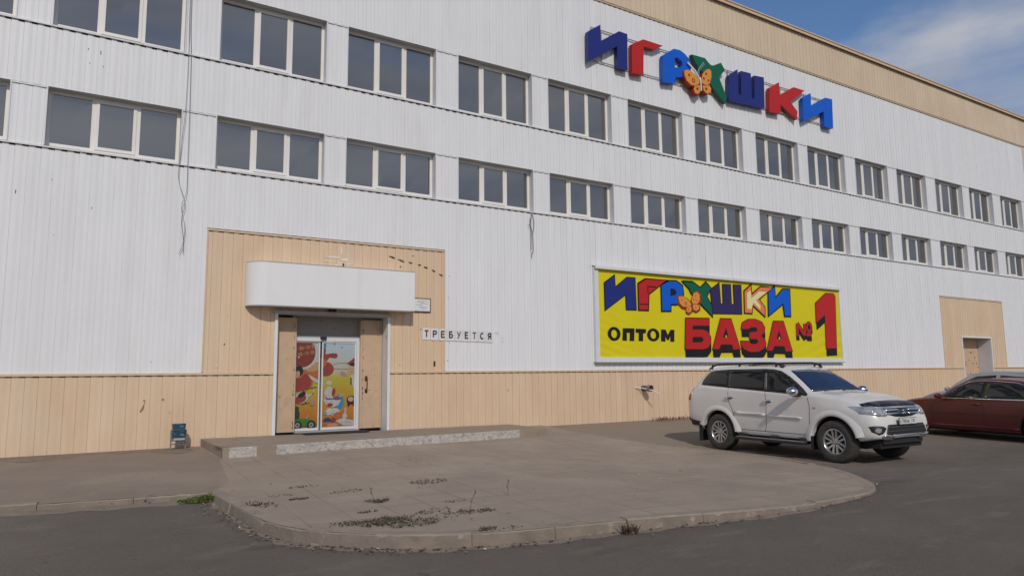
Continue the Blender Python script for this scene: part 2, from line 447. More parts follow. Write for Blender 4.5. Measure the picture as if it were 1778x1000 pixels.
KL=[[-0.569,-5.555],[0.616,-5.623],[1.694,-5.73]]
WEED=[[4.441,-6.734],[2.808,-6.193],[3.181,-6.864],[2.528,-7.063],[2.422,-6.712],[3.277,-7.732],[2.967,-8.263],[2.535,-8.746],[2.912,-8.861],[3.157,-9.087],[3.121,-8.796],[3.589,-8.631],[4.065,-8.248],[3.807,-8.812],[4.039,-8.925],[3.653,-9.721],[3.811,-9.794],[3.708,-8.932],[2.062,-7.152],[5.166,-10.308],[5.069,-10.22],[4.931,-10.107],[4.797,-8.279]]
GREEN=[1.59,-5.647]
DOT=[5.338,-10.113]
# ------------------------------------------------------------------ ground
def ground_mats():
    a = mat('asphalt', (.158, .130, .098), .92, var=.16, nscale=1.1, bump=.9, bscale=70, detail=8)
    layer(a, (.20, .165, .125), 11, .58, .74, .45)
    layer(a, (.095, .078, .06), 16, .60, .74, .45)
    layer(a, (.205, .172, .132), .35, .48, .72, .6)
    layer(a, (.112, .09, .068), 1.7, .58, .75, .5)
    layer(a, (.075, .06, .048), .55, .60, .68, .45, (1, 2.2, 1))
    layer(a, (.235, .195, .15), .9, .57, .72, .6, (1, 3, 1))
    layer(a, (.27, .225, .175), 2.6, .64, .78, .6, (1, 2, 1))
    layer(a, (.06, .05, .04), 3.1, .70, .74, .5)
    layer(a, (.22, .19, .15), 60, .62, .75, .35)
    p = mat('paving', (.36, .282, .21), .92, var=.14, nscale=1.4, bump=.35, bscale=55, detail=8)
    layer(p, (.43, .345, .26), .5, .48, .7, .6)
    layer(p, (.255, .195, .142), 2.3, .6, .76, .55)
    layer(p, (.46, .38, .30), 9, .60, .74, .5, (1, 1.6, 1))
    layer(p, (.22, .165, .12), 14, .60, .72, .5, (1, 1.6, 1))
    layer(p, (.27, .225, .18), .7, .55, .68, .5, (1, 1.5, 1))
    # joints of the square slabs, worn and half filled with dust
    t = p.node_tree
    b = t.nodes['Principled BSDF']
    src = b.inputs['Base Color'].links[0].from_socket
    c = t.nodes.new('ShaderNodeTexCoord')
    mpn = t.nodes.new('ShaderNodeMapping')
    mpn.inputs['Rotation'].default_value = (0, 0, R(2))
    t.links.new(c.outputs['Object'], mpn.inputs['Vector'])
    br = t.nodes.new('ShaderNodeTexBrick')
    br.offset = 0
    br.inputs['Scale'].default_value = 1
    br.inputs['Brick Width'].default_value = .5
    br.inputs['Row Height'].default_value = .5
    br.inputs['Mortar Size'].default_value = .014
    br.inputs['Mortar Smooth'].default_value = .6
    br.inputs['Color1'].default_value = (.93, .93, .93, 1)
    br.inputs['Color2'].default_value = (1.05, 1.04, 1.03, 1)
    br.inputs['Mortar'].default_value = (.66, .63, .61, 1)
    t.links.new(mpn.outputs['Vector'], br.inputs['Vector'])
    mx = t.nodes.new('ShaderNodeMix'); mx.data_type = 'RGBA'; mx.blend_type = 'MULTIPLY'
    nz_ = t.nodes.new('ShaderNodeTexNoise'); nz_.inputs['Scale'].default_value = .8
    t.links.new(c.outputs['Object'], nz_.inputs['Vector'])
    rr = t.nodes.new('ShaderNodeMapRange')
    rr.inputs['From Min'].default_value = .35; rr.inputs['From Max'].default_value = .65
    t.links.new(nz_.outputs['Fac'], rr.inputs['Value'])
    t.links.new(rr.outputs['Result'], mx.inputs['Factor'])
    t.links.new(src, mx.inputs['A']); t.links.new(br.outputs['Color'], mx.inputs['B'])
    t.links.new(mx.outputs['Result'], b.inputs['Base Color'])
    s = mat('footway_asphalt', (.28, .215, .16), .92, var=.15, nscale=1.2, bump=.4, bscale=60, detail=8)
    layer(s, (.35, .275, .20), .6, .5, .7, .6)
    layer(s, (.22, .17, .125), 2.0, .6, .75, .5)
    layer(s, (.38, .31, .24), 8, .60, .75, .4, (1, 1.6, 1))
    layer(s, (.20, .155, .115), 13, .60, .73, .4)
    k = mat('kerb_concrete', (.34, .275, .21), .9, var=.25, nscale=2.5, bump=.5, bscale=30)
    layer(k, (.25, .20, .15), 3.5, .55, .75, .7)
    layer(k, (.42, .40, .36), 7, .68, .74, .6)
    d = mat('packed_dirt', (.27, .215, .16), .95, var=.3, nscale=4, bump=.8, bscale=40)
    return a, p, s, k, d
M_ASPH, M_PAVE, M_FOOT, M_KERB, M_DIRT = ground_mats()
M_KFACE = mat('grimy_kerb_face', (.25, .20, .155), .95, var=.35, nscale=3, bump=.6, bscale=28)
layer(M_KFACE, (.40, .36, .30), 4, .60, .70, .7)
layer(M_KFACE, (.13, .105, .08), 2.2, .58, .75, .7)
def dusty(m, col, ya, yb, amt):
    # the yard is dustier near the building, swept cleaner where cars drive
    t = m.node_tree; b = t.nodes['Principled BSDF']
    src = b.inputs['Base Color'].links[0].from_socket
    c = t.nodes.new('ShaderNodeTexCoord'); sp = t.nodes.new('ShaderNodeSeparateXYZ')
    n = t.nodes.new('ShaderNodeTexNoise'); n.inputs['Scale'].default_value = .45; n.inputs['Detail'].default_value = 6
    t.links.new(c.outputs['Object'], n.inputs['Vector']); t.links.new(c.outputs['Object'], sp.inputs[0])
    a = t.nodes.new('ShaderNodeMath'); a.operation = 'MULTIPLY_ADD'; a.inputs[1].default_value = 6
    t.links.new(n.outputs['Fac'], a.inputs[0]); t.links.new(sp.outputs['Y'], a.inputs[2])
    r = t.nodes.new('ShaderNodeMapRange'); r.inputs['From Min'].default_value = ya+3; r.inputs['From Max'].default_value = yb+3; r.inputs['To Max'].default_value = amt
    mxx = t.nodes.new('ShaderNodeMapRange'); mxx.inputs['From Min'].default_value = 6.5; mxx.inputs['From Max'].default_value = 9.5
    t.links.new(sp.outputs['X'], mxx.inputs['Value'])
    mu = t.nodes.new('ShaderNodeMath'); mu.operation = 'MULTIPLY'
    t.links.new(a.outputs[0], r.inputs['Value']); t.links.new(r.outputs['Result'], mu.inputs[0]); t.links.new(mxx.outputs['Result'], mu.inputs[1])
    x = t.nodes.new('ShaderNodeMix'); x.data_type = 'RGBA'
    t.links.new(mu.outputs[0], x.inputs['Factor']); t.links.new(src, x.inputs['A']); x.inputs['B'].default_value = (*col, 1)
    t.links.new(x.outputs['Result'], b.inputs['Base Color'])
dusty(M_ASPH, (.30, .238, .178), -9.0, -3.8, .95)

def sheet(name, poly, step, zf, m, lift=0.):
    v, f = clip_grid(poly, step)
    me = bpy.data.meshes.new(name)
    me.from_pydata([(x, y, zf(x, y)+lift) for x, y in v], [], f)
    me.materials.append(m)
    o = bpy.data.objects.new(name, me)
    COL.objects.link(o)
    bm = bmesh.new(); bm.from_mesh(me)
    bmesh.ops.recalc_face_normals(bm, faces=bm.faces)
    if sum(q.normal.z for q in bm.faces) < 0: bmesh.ops.reverse_faces(bm, faces=bm.faces)
    for q in bm.faces: q.smooth = True
    bm.to_mesh(me); bm.free()
    return o

def road():
    xs = [-1500, -300, -80, -30] + [-15+.5*i for i in range(0, 131)] + [80, 300, 1500]
    ys = [-1500, -300, -80, -40] + [-25+.5*i for i in range(0, 51)] + [2, 40, 300, 1500]
    mb = MB()
    mb.grid([[(x, y, zr(x, y) if y < 0 else 0.0) for x in xs] for y in ys], M_ASPH)
    o = mb.build('road', smooth=60)
    tag(o, kind='structure')
road()

KA = [(-9, -5.45)] + [(-.56, -5.62), (.01, -5.70), (.61, -5.80), (1.245, -5.88), (1.70, -5.93)]
KB = [(1.70, -5.93), (1.745, -6.6), (1.80, -7.4), (1.90, -8.2), (2.15, -8.78), (2.54, -9.23), (2.98, -9.58), (3.88, -9.93), (5.24, -10.14), (6.33, -10.32), (7.69, -10.44),
      (9.07, -10.33), (9.82, -10.06), (10.45, -9.5), (11.15, -8.5), (11.65, -6.9), (11.7, -5.4), (11.3, -3.6), (11.0, -2.0)]
def smooth_line(P, k=6):
    out = []
    for i in range(len(P)-1):
        p0, p1, p2, p3 = P[max(i-1, 0)], P[i], P[i+1], P[min(i+2, len(P)-1)]
        for j in range(k):
            t = j/k
            out.append(tuple(.5*(2*p1[c] + (p2[c]-p0[c])*t + (2*p0[c]-5*p1[c]+4*p2[c]-p3[c])*t*t + (3*p1[c]-p0[c]-3*p2[c]+p3[c])*t**3) for c in (0, 1)))
    out.append(P[-1])
    return out
KBs = smooth_line(KB)
tag(sheet('sidewalk', [(-9, -.02), (-9, -5.45)] + KA[1:] + [(2.05, -5.2), (2.4, -2.4), (2.4, -.02)], .4, za, M_FOOT), kind='structure')
tag(sheet('pavement', [(2.4, -.02), (2.4, -2.4), (2.05, -5.2)] + KBs + [(11.0, -.02)], .4, za, M_PAVE), kind='structure')

def kerb():
    rng = random.Random(3)
    mb = MB()
    for line, ln in ((KA, 1.0), (KBs, .92)):
        P = [Vector(p) for p in line]
        d = [0]
        for i in range(1, len(P)): d.append(d[-1] + (P[i]-P[i-1]).length)
        def at(s):
            s = min(max(s, 0), d[-1])
            i = min(max(np.searchsorted(d, s)-1, 0), len(P)-2)
            t = (s-d[i])/max(d[i+1]-d[i], 1e-6)
            return P[i].lerp(P[i+1], t), (P[i+1]-P[i]).normalized()
        s = 0
        while s < d[-1]-.2:
            e = min(s + ln*rng.uniform(.92, 1.06), d[-1])
            jz, jy = rng.uniform(-.010, .008), rng.uniform(-.012, .012)
            rows = []
            n = max(3, int((e-s)/.07))
            pos0, _ = at(s)
            for i in range(n+1):
                u = s+.003 + (e-s-.006)*i/n
                p, t = at(u)
                nn = Vector((t.y, -t.x))           # towards the road
                z, zb = za(p.x, p.y)+.006+jz+rng.uniform(-.004, .004), zr(p.x, p.y)-.06
                chip = rng.random() < .035 and z-zb > .1
                c = rng.uniform(.02, .035) if chip else rng.uniform(.011, .016)
                o, q = p + nn*(.012+jy), p - nn*.13
                rows.append([(q.x, q.y, zb), (q.x, q.y, z), (o.x-nn.x*c, o.y-nn.y*c, z), (o.x, o.y, z-c*1.2), (o.x+nn.x*.03, o.y+nn.y*.03, zb)])
            mb.grid([r[:4] for r in rows], M_KERB); mb.grid([r[3:] for r in rows], M_KFACE)
            mb.face(rows[0], M_KERB); mb.face(rows[-1][::-1], M_KERB)
            s = e
    o = mb.build('kerb', smooth=40)
    tag(o, kind='structure')
kerb()

# strip of bare earth between the footway and the foot of the wall, dust drifted against the kerb
def blotch_strip(name, line, width, zf, m, seed, lift=.004):
    rng = random.Random(seed)
    mb = MB()
    rows = []
    for i, (x, y) in enumerate(line):
        w0 = width*rng.uniform(.45, 1.15)
        rows.append([(x, y, zf(x, y)+lift), (x + w0*line_n[0], y + w0*line_n[1]*.6, zf(x, y)+lift*1.3), (x+w0*line_n[0], y+w0*line_n[1], zf(x, y)-.008)])
    mb.grid(rows, m)
    return mb.build(name, smooth=80)
line_n = (0, -1)
tag(blotch_strip('bare_earth', [(-8+.3*i, -.03) for i in range(35)], 1.0, za, M_DIRT, 2, .002), kind='structure')

def gutter():
    rng = random.Random(9)
    mb = MB()
    P = KBs[2:62]
    rows = []
    for i, p in enumerate(P):
        a, b = Vector(P[max(i-1, 0)]), Vector(P[min(i+1, len(P)-1)])
        t = (b-a).normalized(); nn = Vector((t.y, -t.x))
        q0 = Vector(p)+nn*.03; q1 = Vector(p)+nn*rng.uniform(.06, .17)
        rows.append([(q0.x, q0.y, zr(*q0)+.014), (*q0.lerp(q1, .5), zr(*q0)+.010), (q1.x, q1.y, zr(*q1)-.004)])
    mb.grid(rows, M_DIRT)
    line = KA[1:]
    rows = []
    for i in range(31):
        x = -3 + 4.6*i/30
        y = np.interp(x, [p[0] for p in KA], [p[1] for p in KA])
        w0 = rng.uniform(.08, .22)
        rows.append([(x, y-.03, zr(x, y)+.02), (x, y-.03-w0/2, zr(x, y-w0/2)+.009), (x, y-.03-w0, zr(x, y-w0)-.004)])
    mb.grid(rows, M_DIRT)
    tag(mb.build('gutter_dirt', smooth=80), 'sandy dust drifted along the foot of the kerb', kind='stuff')
gutter()

# ------------------------------------------------------------------ building
ZP, ZLB, ZLT, ZUB, ZUT, ZC, ZR = 1.486, 5.907, 7.103, 8.374, 9.925, 12.90, 14.50
X0, X1, DEP = -8.0, 47.0, 24.0
PITCH = .21
B = empty('warehouse_building')
tag(B, 'long white ribbed metal clad warehouse with two rows of windows, beige base and beige parapet', 'building')

def ribbed(mb, x0, x1, z0, z1, m, y=0.0, depth=.014):
    xs = [(x0, None)]
    k = math.floor(x0/PITCH)-1
    pts = []
    while k*PITCH < x1+PITCH:
        b = k*PITCH
        pts += [(b, 0), (b+.08, 0), (b+.14, depth*.45), (b+.199, depth*.45), (b+.2025, depth*1.15), (b+.2065, depth*1.15)]
        k += 1
    px_ = [p[0] for p in pts]; py = [p[1] for p in pts]
    row = [(x0, float(np.interp(x0, px_, py)))] + [p for p in pts if x0 < p[0] < x1] + [(x1, float(np.interp(x1, px_, py)))]
    for (a, ya), (c, yc) in zip(row, row[1:]):
        mb.face([(a, y+ya, z0), (c, y+yc, z0), (c, y+yc, z1), (a, y+ya, z1)], m)

WIN_U = {-1: (-6.56, -4.18), 0: (-3.58, -1.20), 1: (-.60, 1.80), 2: (2.50, 4.89), 3: (5.42, 7.80), 4: (8.46, 10.83), 5: (11.39, 13.76), 6: (14.43, 16.80), 7: (17.37, 19.73), 8: (20.44, 22.83),
         9: (23.40, 25.75), 10: (26.47, 28.77), 11: (29.46, 31.76), 12: (32.55, 34.93), 13: (35.56, 37.82), 14: (38.61, 40.87)}
ENT = (2.40, 8.07, 4.54)          # beige field round the entrance: x0, x1, top
ENT2 = (32.13, 37.75, 4.57)
DOOR = (3.93, 6.52, 2.80)
DOOR2 = (33.72, 36.30, 2.82)
XE = 41.55                          # beige end bay begins

w = MB()
ribbed(w, X0, ENT[0], ZP+.02, ZLB-.03, G['white'])
ribbed(w, ENT[0], ENT[1], ENT[2]+.05, ZLB-.03, G['white'])
ribbed(w, ENT[1], ENT2[0], ZP+.02, ZLB-.03, G['white'])
ribbed(w, ENT2[0], ENT2[1], ENT2[2]+.05, ZLB-.03, G['white'])
ribbed(w, ENT2[1], XE, ZP+.02, ZLB-.03, G['white'])
ribbed(w, X0, XE, ZLT, ZUB-.03, G['white'])
ribbed(w, X0, XE, ZUT, ZC-.02, G['white'])
ks = sorted(WIN_U)
for (zb, zt) in ((ZLB, ZLT), (ZUB, ZUT)):
    xs = [X0] + [v for k in ks for v in WIN_U[k]] + [XE]
    for i in range(0, len(xs), 2):
        ribbed(w, xs[i], xs[i+1], zb, zt-.045, G['white'], y=.004)
w.build('white_cladding', B)

pl = MB()
for a, b in ((X0, DOOR[0]-.07), (DOOR[1]+.06, DOOR2[0]-.06), (DOOR2[1]+.06, X1)):
    ribbed(pl, a, b, -.06, ZP-.02, G['beige'], y=-.012)
pl.build('base_cladding', B)

en = MB()
rng = random.Random(11)
for a, b in ((ENT[0]+.03, DOOR[0]-.07), (DOOR[1]+.06, ENT[1]-.03)):
    ribbed(en, a, b, ZP+.02, ENT[2], G['beige'], y=-.006)
ribbed(en, DOOR[0]-.07, DOOR[1]+.06, DOOR[2]+.09, ENT[2], G['beige'], y=-.006)
en.box(ENT[0], ENT[0]+.03, -.02, .01, ZP+.03, ENT[2]+.02, G['btrim'])
en.box(ENT[1]-.03, ENT[1], -.02, .01, ZP+.03, ENT[2]+.02, G['btrim'])
def splat(mb, x, z, rx, rz, m, y, n=9, tilt=0):
    pts = []
    for i in range(n):
        a = 2*math.pi*i/n; q = rng.uniform(.6, 1.15)
        dx, dz = rx*q*math.cos(a), rz*q*math.sin(a)
        pts.append((x+dx*math.cos(tilt)-dz*math.sin(tilt), y, z+dx*math.sin(tilt)+dz*math.cos(tilt)))
    mb.face(pts, m)
# rusty tear running down to the right and pale scraped patch above the canopy
for i, (x, z, rx) in enumerate(((6.62, 4.28, .10), (6.86, 4.22, .10), (7.11, 4.18, .07), (7.36, 4.14, .05), (7.52, 4.09, .06), (7.75, 4.02, .06), (7.95, 3.93, .06))):
    splat(en, x, z, rx, .022, G['rust'], -.013, tilt=-.25)
for x, z, rx, rz in ((5.15, 4.17, .28, .03), (5.42, 4.13, .12, .05), (5.05, 4.06, .2, .014), (5.5, 4.04, .22, .018), (5.35, 4.33, .03, .12)):
    splat(en, x, z, rx, rz, G['scrape'], -.013)
splat(en, 5.40, 3.98, .02, .09, G['rust'], -.014)
for i in range(26):
    splat(en, rng.uniform(2.5, 8.0), rng.uniform(1.6, 4.45), rng.uniform(.008, .03), rng.uniform(.006, .03), G['rust'] if rng.random() < .6 else G['scrape'], -.0125, 7)
en.build('entrance_cladding', B)

e2 = MB()
for a, b in ((ENT2[0]+.03, DOOR2[0]-.06), (DOOR2[1]+.06, ENT2[1]-.03)):
    ribbed(e2, a, b, ZP+.02, ENT2[2], G['beige'], y=-.006)
ribbed(e2, DOOR2[0]-.06, DOOR2[1]+.06, DOOR2[2]+.06, ENT2[2], G['beige'], y=-.006)
e2.box(ENT2[0], ENT2[0]+.03, -.02, .01, ZP+.03, ENT2[2]+.02, G['btrim'])
e2.box(ENT2[1]-.03, ENT2[1], -.02, .01, ZP+.03, ENT2[2]+.02, G['btrim'])
e2.build('entrance_cladding', B)

pc = MB()
ribbed(pc, X0, X1, ZC+.02, ZR-.12, G['beige_hi'], y=-.02)
ribbed(pc, XE, X1, ZP+.02, ZC-.02, G['beige_hi'], y=-.004)
pc.build('parapet_cladding', B)

cp = MB()
cp.box(X0-.1, X1+.1, -.16, .5, ZR-.045, ZR, G['btrim'])
cp.box(X0-.1, X1+.1, -.13, -.10, ZR-.15, ZR-.045, G['btrim'])
for x in (14.2, 27.5, 31.8, 36.0, 20.4, 23.9, 40.1):
    cp.box(x, x+.10, -.06, .02, ZR, ZR+.10, G['rust'])
cp.build('roof_coping', B)

fl = MB()
def drip(x0, x1, z, m, out=.035, h=.05):
    fl.face([(x0, .012, z), (x1, .012, z), (x1, -out, z-.012), (x0, -out, z-.012)], m)
    fl.face([(x0, -out, z-.012), (x1, -out, z-.012), (x1, -out, z-h), (x0, -out, z-h)], m)
    fl.face([(x0, -out, z-h), (x1, -out, z-h), (x1, -out+.012, z-h), (x0, -out+.012, z-h)], m)
for a, b in ((X0, DOOR[0]-.075), (DOOR[1]+.065, DOOR2[0]-.065), (DOOR2[1]+.065, X1)):
    drip(a, b, ZP+.022, G['btrim'], .045)
for z in (ZLB, ZUB):
    x = X0
    while x < XE:
        e = min(x+rng.choice((2.0, 2.5, 3.0)), XE)
        drip(x, e-.006, z+rng.uniform(-.004, .004), G['trim'], .036, .042); x = e
for zt in (ZLT, ZUT):
    xs = [X0] + [v for k in ks for v in WIN_U[k]] + [XE]
    for i in range(0, len(xs), 2):
        drip(xs[i]+.02, xs[i+1]-.02, zt, G['trim'], .012, .04)
for a, b, z, m in ((ENT[0], ENT[1], ENT[2]+.04, G['btrim']), (ENT2[0], ENT2[1], ENT2[2]+.04, G['btrim']), (X0, XE, ZC, G['btrim'])):
    drip(a, b, z, m, .03)
# dark boxes stand in for the shade in the open rib ends under the flashings
def rib_end_shade(x0, x1, z, y, h=.028):
    k = math.floor(x0/PITCH)
    while k*PITCH < x1:
        a, b = max(k*PITCH+.108, x0), min(k*PITCH+.203, x1)
        if b-a > .03: fl.box(a, b, y-.004, y+.02, z-h*rng.uniform(.75, 1.1), z, G['dark'])
        k += 1
for z in (ZLB, ZUB): rib_end_shade(X0, XE, z-.040, .0)
for a, b in ((X0, DOOR[0]-.08), (DOOR[1]+.07, DOOR2[0]-.07), (DOOR2[1]+.07, X1)): rib_end_shade(a, b, ZP-.027, -.012, .018)
rib_end_shade(ENT[0]+.04, ENT[1]-.04, ENT[2]-.009, -.006, .016)
rib_end_shade(X0, XE, ZC-.048, .0, .02)
fl.build('flashing', B)
# fixings, punched holes and short rust runs in the white sheets
mk = MB()
rm = random.Random(21)
for x, z, l_ in ((.02, 8.0, .05), (.24, 7.95, .12), (.06, 7.72, .03), (.30, 7.70, .03), (-1.0, 4.9, .10), (.25, 4.75, .05), (8.2, 3.9, .03), (8.16, 3.35, .03), (8.2, 2.2, .03), (8.15, 1.75, .04), (16.9, 5.1, .03), (18.1, 5.0, .03)):
    mk.box(x, x+.013, -.004, .004, z, z+l_*.7, G['rust'])
for i in range(70):
    x, z = rm.uniform(-2, 40), rm.choice((rm.uniform(1.6, 5.8), rm.uniform(7.2, 8.3), rm.uniform(10, 12.8)))
    if ENT[0]-.1 < x < ENT[1]+.1 and z < 4.7: continue
    q = rm.uniform(.005, .010)
    mk.box(x, x+q, -.003, .004, z, z+q*rm.uniform(1, 3.5), G['rust'])
x = X0
while x < XE:                                       # lapped edges of the sheets
    x += PITCH*rm.choice((5, 6, 6))
    for a, b in ((ENT[2]+.1 if ENT[0] < x < ENT[1] or ENT2[0] < x < ENT2[1] else ZP+.05, ZLB-.08), (ZLT+.01, ZUB-.08), (ZUT+.01, ZC-.06)):
        xx = math.floor(x/PITCH)*PITCH+.2065
        mk.box(xx, xx+.006, -.0035, .01, a, b, G['white'])
mk.build('sheet_fixing', B)

ob = MB()
m = G['soffit']
ob.box(X0, X1, .9, DEP, -.1, ZR-.16, m)                               # body of the hall behind the facade
ob.face([(X0, .5, ZR-.17), (X1, .5, ZR-.17), (X1, DEP, ZR-.17), (X0, DEP, ZR-.17)], G['roof'])
for x in (X0, X1):
    ob.face([(x, .02, -.1), (x, .9, -.1), (x, .9, ZR-.05), (x, .02, ZR-.05)], G['beige_hi'])
ob.build('hall', B)

def window(name, x0, x1, zb, zt):
    wd = x1-x0; h = zt-zb
    D = .27
    r = MB()
    rv = G['reveal']
    r.face([(0, .0, 0), (0, D, 0), (0, D, h), (0, .0, h)], rv)
    r.face([(wd, .0, 0), (wd, D, 0), (wd, D, h), (wd, .0, h)], rv)
    r.face([(0, .0, h), (wd, .0, h), (wd, D, h), (0, D, h)], G['soffit'])
    r.face([(0, -.03, -.006), (wd, -.03, -.006), (wd, D, .05), (0, D, .05)], G['trim'])
    # corner beads at the opening's edges
    for x in (-.018, wd-.004):
        r.box(x, x+.022, -.012, .02, .004, h+.004, G['trim'])
    o = r.build(name, B, loc=(x0, 0, zb))
    f = MB()
    p = G['pvc']
    y0, y1 = D-.075, D
    f.box(0.002, .07, y0, y1, .045, h-.002, p); f.box(wd-.07, wd-.002, y0, y1, .045, h-.002, p)
    f.box(.07, wd-.07, y0, y1, h-.07, h-.002, p); f.box(.07, wd-.07, y0, y1, .045, .12, p)
    a, b = wd*.335, wd*.665
    for c in (a, b):
        f.box(c-.045, c+.045, y0, y1, .12, h-.07, p)
    # middle light opens: its own sash stands proud
    s0, s1 = a+.03, b-.03
    ys = y0-.018
    f.box(s0, s0+.06, ys, y0+.02, .10, h-.05, p); f.box(s1-.06, s1, ys, y0+.02, .10, h-.05, p)
    f.box(s0+.06, s1-.06, ys, y0+.02, h-.115, h-.05, p); f.box(s0+.06, s1-.06, ys, y0+.02, .10, .165, p)
    f.build('frame', o)
    g = MB()
    for q0, q1, e, j in ((.07, a-.045, .0, .0), (s0+.06, s1-.06, .045, .0), (b+.045, wd-.07, .0, .0)):
        t = random.uniform(-.007, .007)
        yy = D-.045-(.02 if e else 0)
        g.face([(q0, yy+t, .12+e), (q1, yy-t, .12+e), (q1, yy-t*.5, h-.07-e), (q0, yy+t*.5, h-.07-e)], G['glass'])
    g.build('pane', o)
for k in ks:
    window('window', *WIN_U[k], ZLB, ZLT)
    window('window', *WIN_U[k], ZUB, ZUT)

# ---- main entrance: frame in the wall, two old steel leaves folded back, glass sliding doors between
x0, x1, zt = DOOR
zs = .15
d = MB()
d.box(x0-.07, x0, -.05, .30, zs-.05, zt, G['sheet'])
d.box(x1, x1+.06, -.05, .42, zs-.05, zt, G['sheet'])
d.box(x0-.10, x1+.09, -.07, .30, zt, zt+.075, G['grey'])
d.face([(x0, .0, zt-.001), (x1, .0, zt-.001), (x1, .5, zt-.001), (x0, .5, zt-.001)], G['soffit'])
d.box(4.44, 5.97, .44, .50, 2.34, zt-.002, mat('dull_grey_panel', (.27, .25, .235), .5, var=.1))                     # grey panel over the doors
d.box(4.44, 5.97, .40, .50, 2.22, 2.34, G['alu'])                       # header of the sliding doors
d.box(5.90, 5.985, .38, .50, zs, 2.22, G['alu'])
d.box(4.40, 4.455, .38, .50, zs, 2.22, G['alu'])
d.box(4.38, 4.44, .44, .50, 2.22, zt-.002, G['soffit']); d.box(5.97, 6.52, .44, .5, 2.22, zt-.002, G['soffit'])
d.box(4.44, 5.99, .36, .52, zs-.02, zs+.012, G['grey'])
DR = d.build('door', B)
sn = MB(); sn.box(5.02, 5.16, .36, .40, 2.27, 2.33, G['dark']); sn.box(5.035, 5.145, .345, .36, 2.255, 2.30, G['dark']); sn.build('sensor', DR)
lm = MB(); lm.box(5.05, 5.22, -.13, -.07, zt+.085, zt+.135, G['dark']); lm.box(5.07, 5.20, -.12, -.02, zt+.135, zt+.16, G['grey']); lm.build('sensor', DR)

def leafdoor(px0, px1, y, rust_side, handle):
    f = MB()
    f.box(px0, px1, y, y+.05, zs+.02, zt-.06, G['leaf'])
    e = .035
    for a, b in ((px0, px0+e), (px1-e, px1)):
        f.box(a, b, y-.012, y, zs+.021, zt-.061, G['leaf'])
    for a, b in ((zs+.021, zs+.06), (zt-.10, zt-.061)):
        f.box(px0+e, px1-e, y-.012, y, a, b, G['leaf'])
    xr = px1 if rust_side > 0 else px0
    f.box(xr-.005 if rust_side > 0 else xr-.05, xr+.05 if rust_side > 0 else xr+.005, y+.005, y+.16, zs+.02, zt-.07, G['leaf'])
    for i in range(13):
        z = rng.uniform(zs+.1, zt-.2)
        splat(f, xr+rng.uniform(-.012, .012) - rust_side*.004, z, rng.uniform(.004, .015), rng.uniform(.01, .05), G['rust'], y-.0135)
    for i in range(22):
        cz = rng.choice((1.0, 1.35, 1.75, 1.9)) + rng.gauss(0, .12)
        splat(f, rng.uniform(px0+.05, px1-.05), cz, rng.uniform(.004, .016), rng.uniform(.003, .012), G['rust'], y-.0013)
    o = f.build('steel_leaf', B)
    if handle:
        h = MB()
        hx = px0+.10
        h.tube([(hx, y-.014, 1.02), (hx, y-.07, 1.06), (hx, y-.07, 1.34), (hx, y-.014, 1.38)], .014, G['rust'])
        h.box(hx-.03, hx+.03, y-.012, y-.004, 1.28, 1.40, G['rust']); h.box(hx-.03, hx+.03, y-.012, y-.004, 1.0, 1.1, G['rust'])
        h.build('handle', o)
    return o
leafdoor(3.95, 4.38, .26, 1, False)
leafdoor(6.02, 6.50, .30, -1, True)

# printed film on the two sliding panes
def print_mat():
    m = mat('printed_film', (.7, .6, .1), .25, spec=.6)
    t = m.node_tree; b = t.nodes['Principled BSDF']
    c = t.nodes.new('ShaderNodeTexCoord'); sp = t.nodes.new('ShaderNodeSeparateXYZ')
    n = t.nodes.new('ShaderNodeTexNoise'); n.inputs['Scale'].default_value = 2.2
    t.links.new(c.outputs['Object'], n.inputs['Vector'])
    a = t.nodes.new('ShaderNodeMath'); a.operation = 'MULTIPLY_ADD'; a.inputs[1].default_value = .7
    t.links.new(n.outputs['Fac'], a.inputs[0]); t.links.new(c.outputs['Object'], sp.inputs[0]); t.links.new(sp.outputs['Z'], a.inputs[2])
    r = t.nodes.new('ShaderNodeMapRange'); r.inputs['From Min'].default_value = .5; r.inputs['From Max'].default_value = 2.55
    t.links.new(a.outputs[0], r.inputs['Value'])
    cr = t.nodes.new('ShaderNodeValToRGB')
    el = cr.color_ramp.elements
    el[0].position = 0; el[0].color = (.36, .11, .02, 1)
    el[1].position = 1; el[1].color = (.36, .46, .52, 1)
    for p_, col in ((.22, (.40, .17, .02, 1)), (.42, (.38, .27, .02, 1)), (.60, (.37, .32, .05, 1)), (.72, (.38, .38, .32, 1))):
        q = el.new(p_); q.color = col
    t.links.new(r.outputs['Result'], cr.inputs['Fac']); t.links.new(cr.outputs['Color'], b.inputs['Base Color'])
    return m
M_PRINT = print_mat()
def ink(n, c): return mat('print_'+n, tuple(v*.78 for v in c), .28, spec=.6, var=.2, nscale=9)  # inks darkened evenly for the glass and the lintel's shade
INK = dict(maroon=ink('maroon', (.26, .045, .03)), white=ink('white', (.58, .56, .52)), tan=ink('tan', (.55, .33, .16)), red=ink('red', (.34, .055, .04)), rose=ink('rose', (.34, .04, .07)),
           skin=ink('skin', (.60, .38, .27)), hair=ink('hair', (.03, .02, .018)), green=ink('green', (.05, .24, .03)), dgreen=ink('dark_green', (.02, .07, .03)), blue=ink('blue', (.05, .30, .48)),
           dblue=ink('dark_blue', (.02, .06, .26)), violet=ink('violet', (.20, .08, .26)), pink=ink('pink', (.52, .25, .28)), orange=ink('orange', (.52, .16, .03)), grey=ink('grey', (.30, .30, .32)))
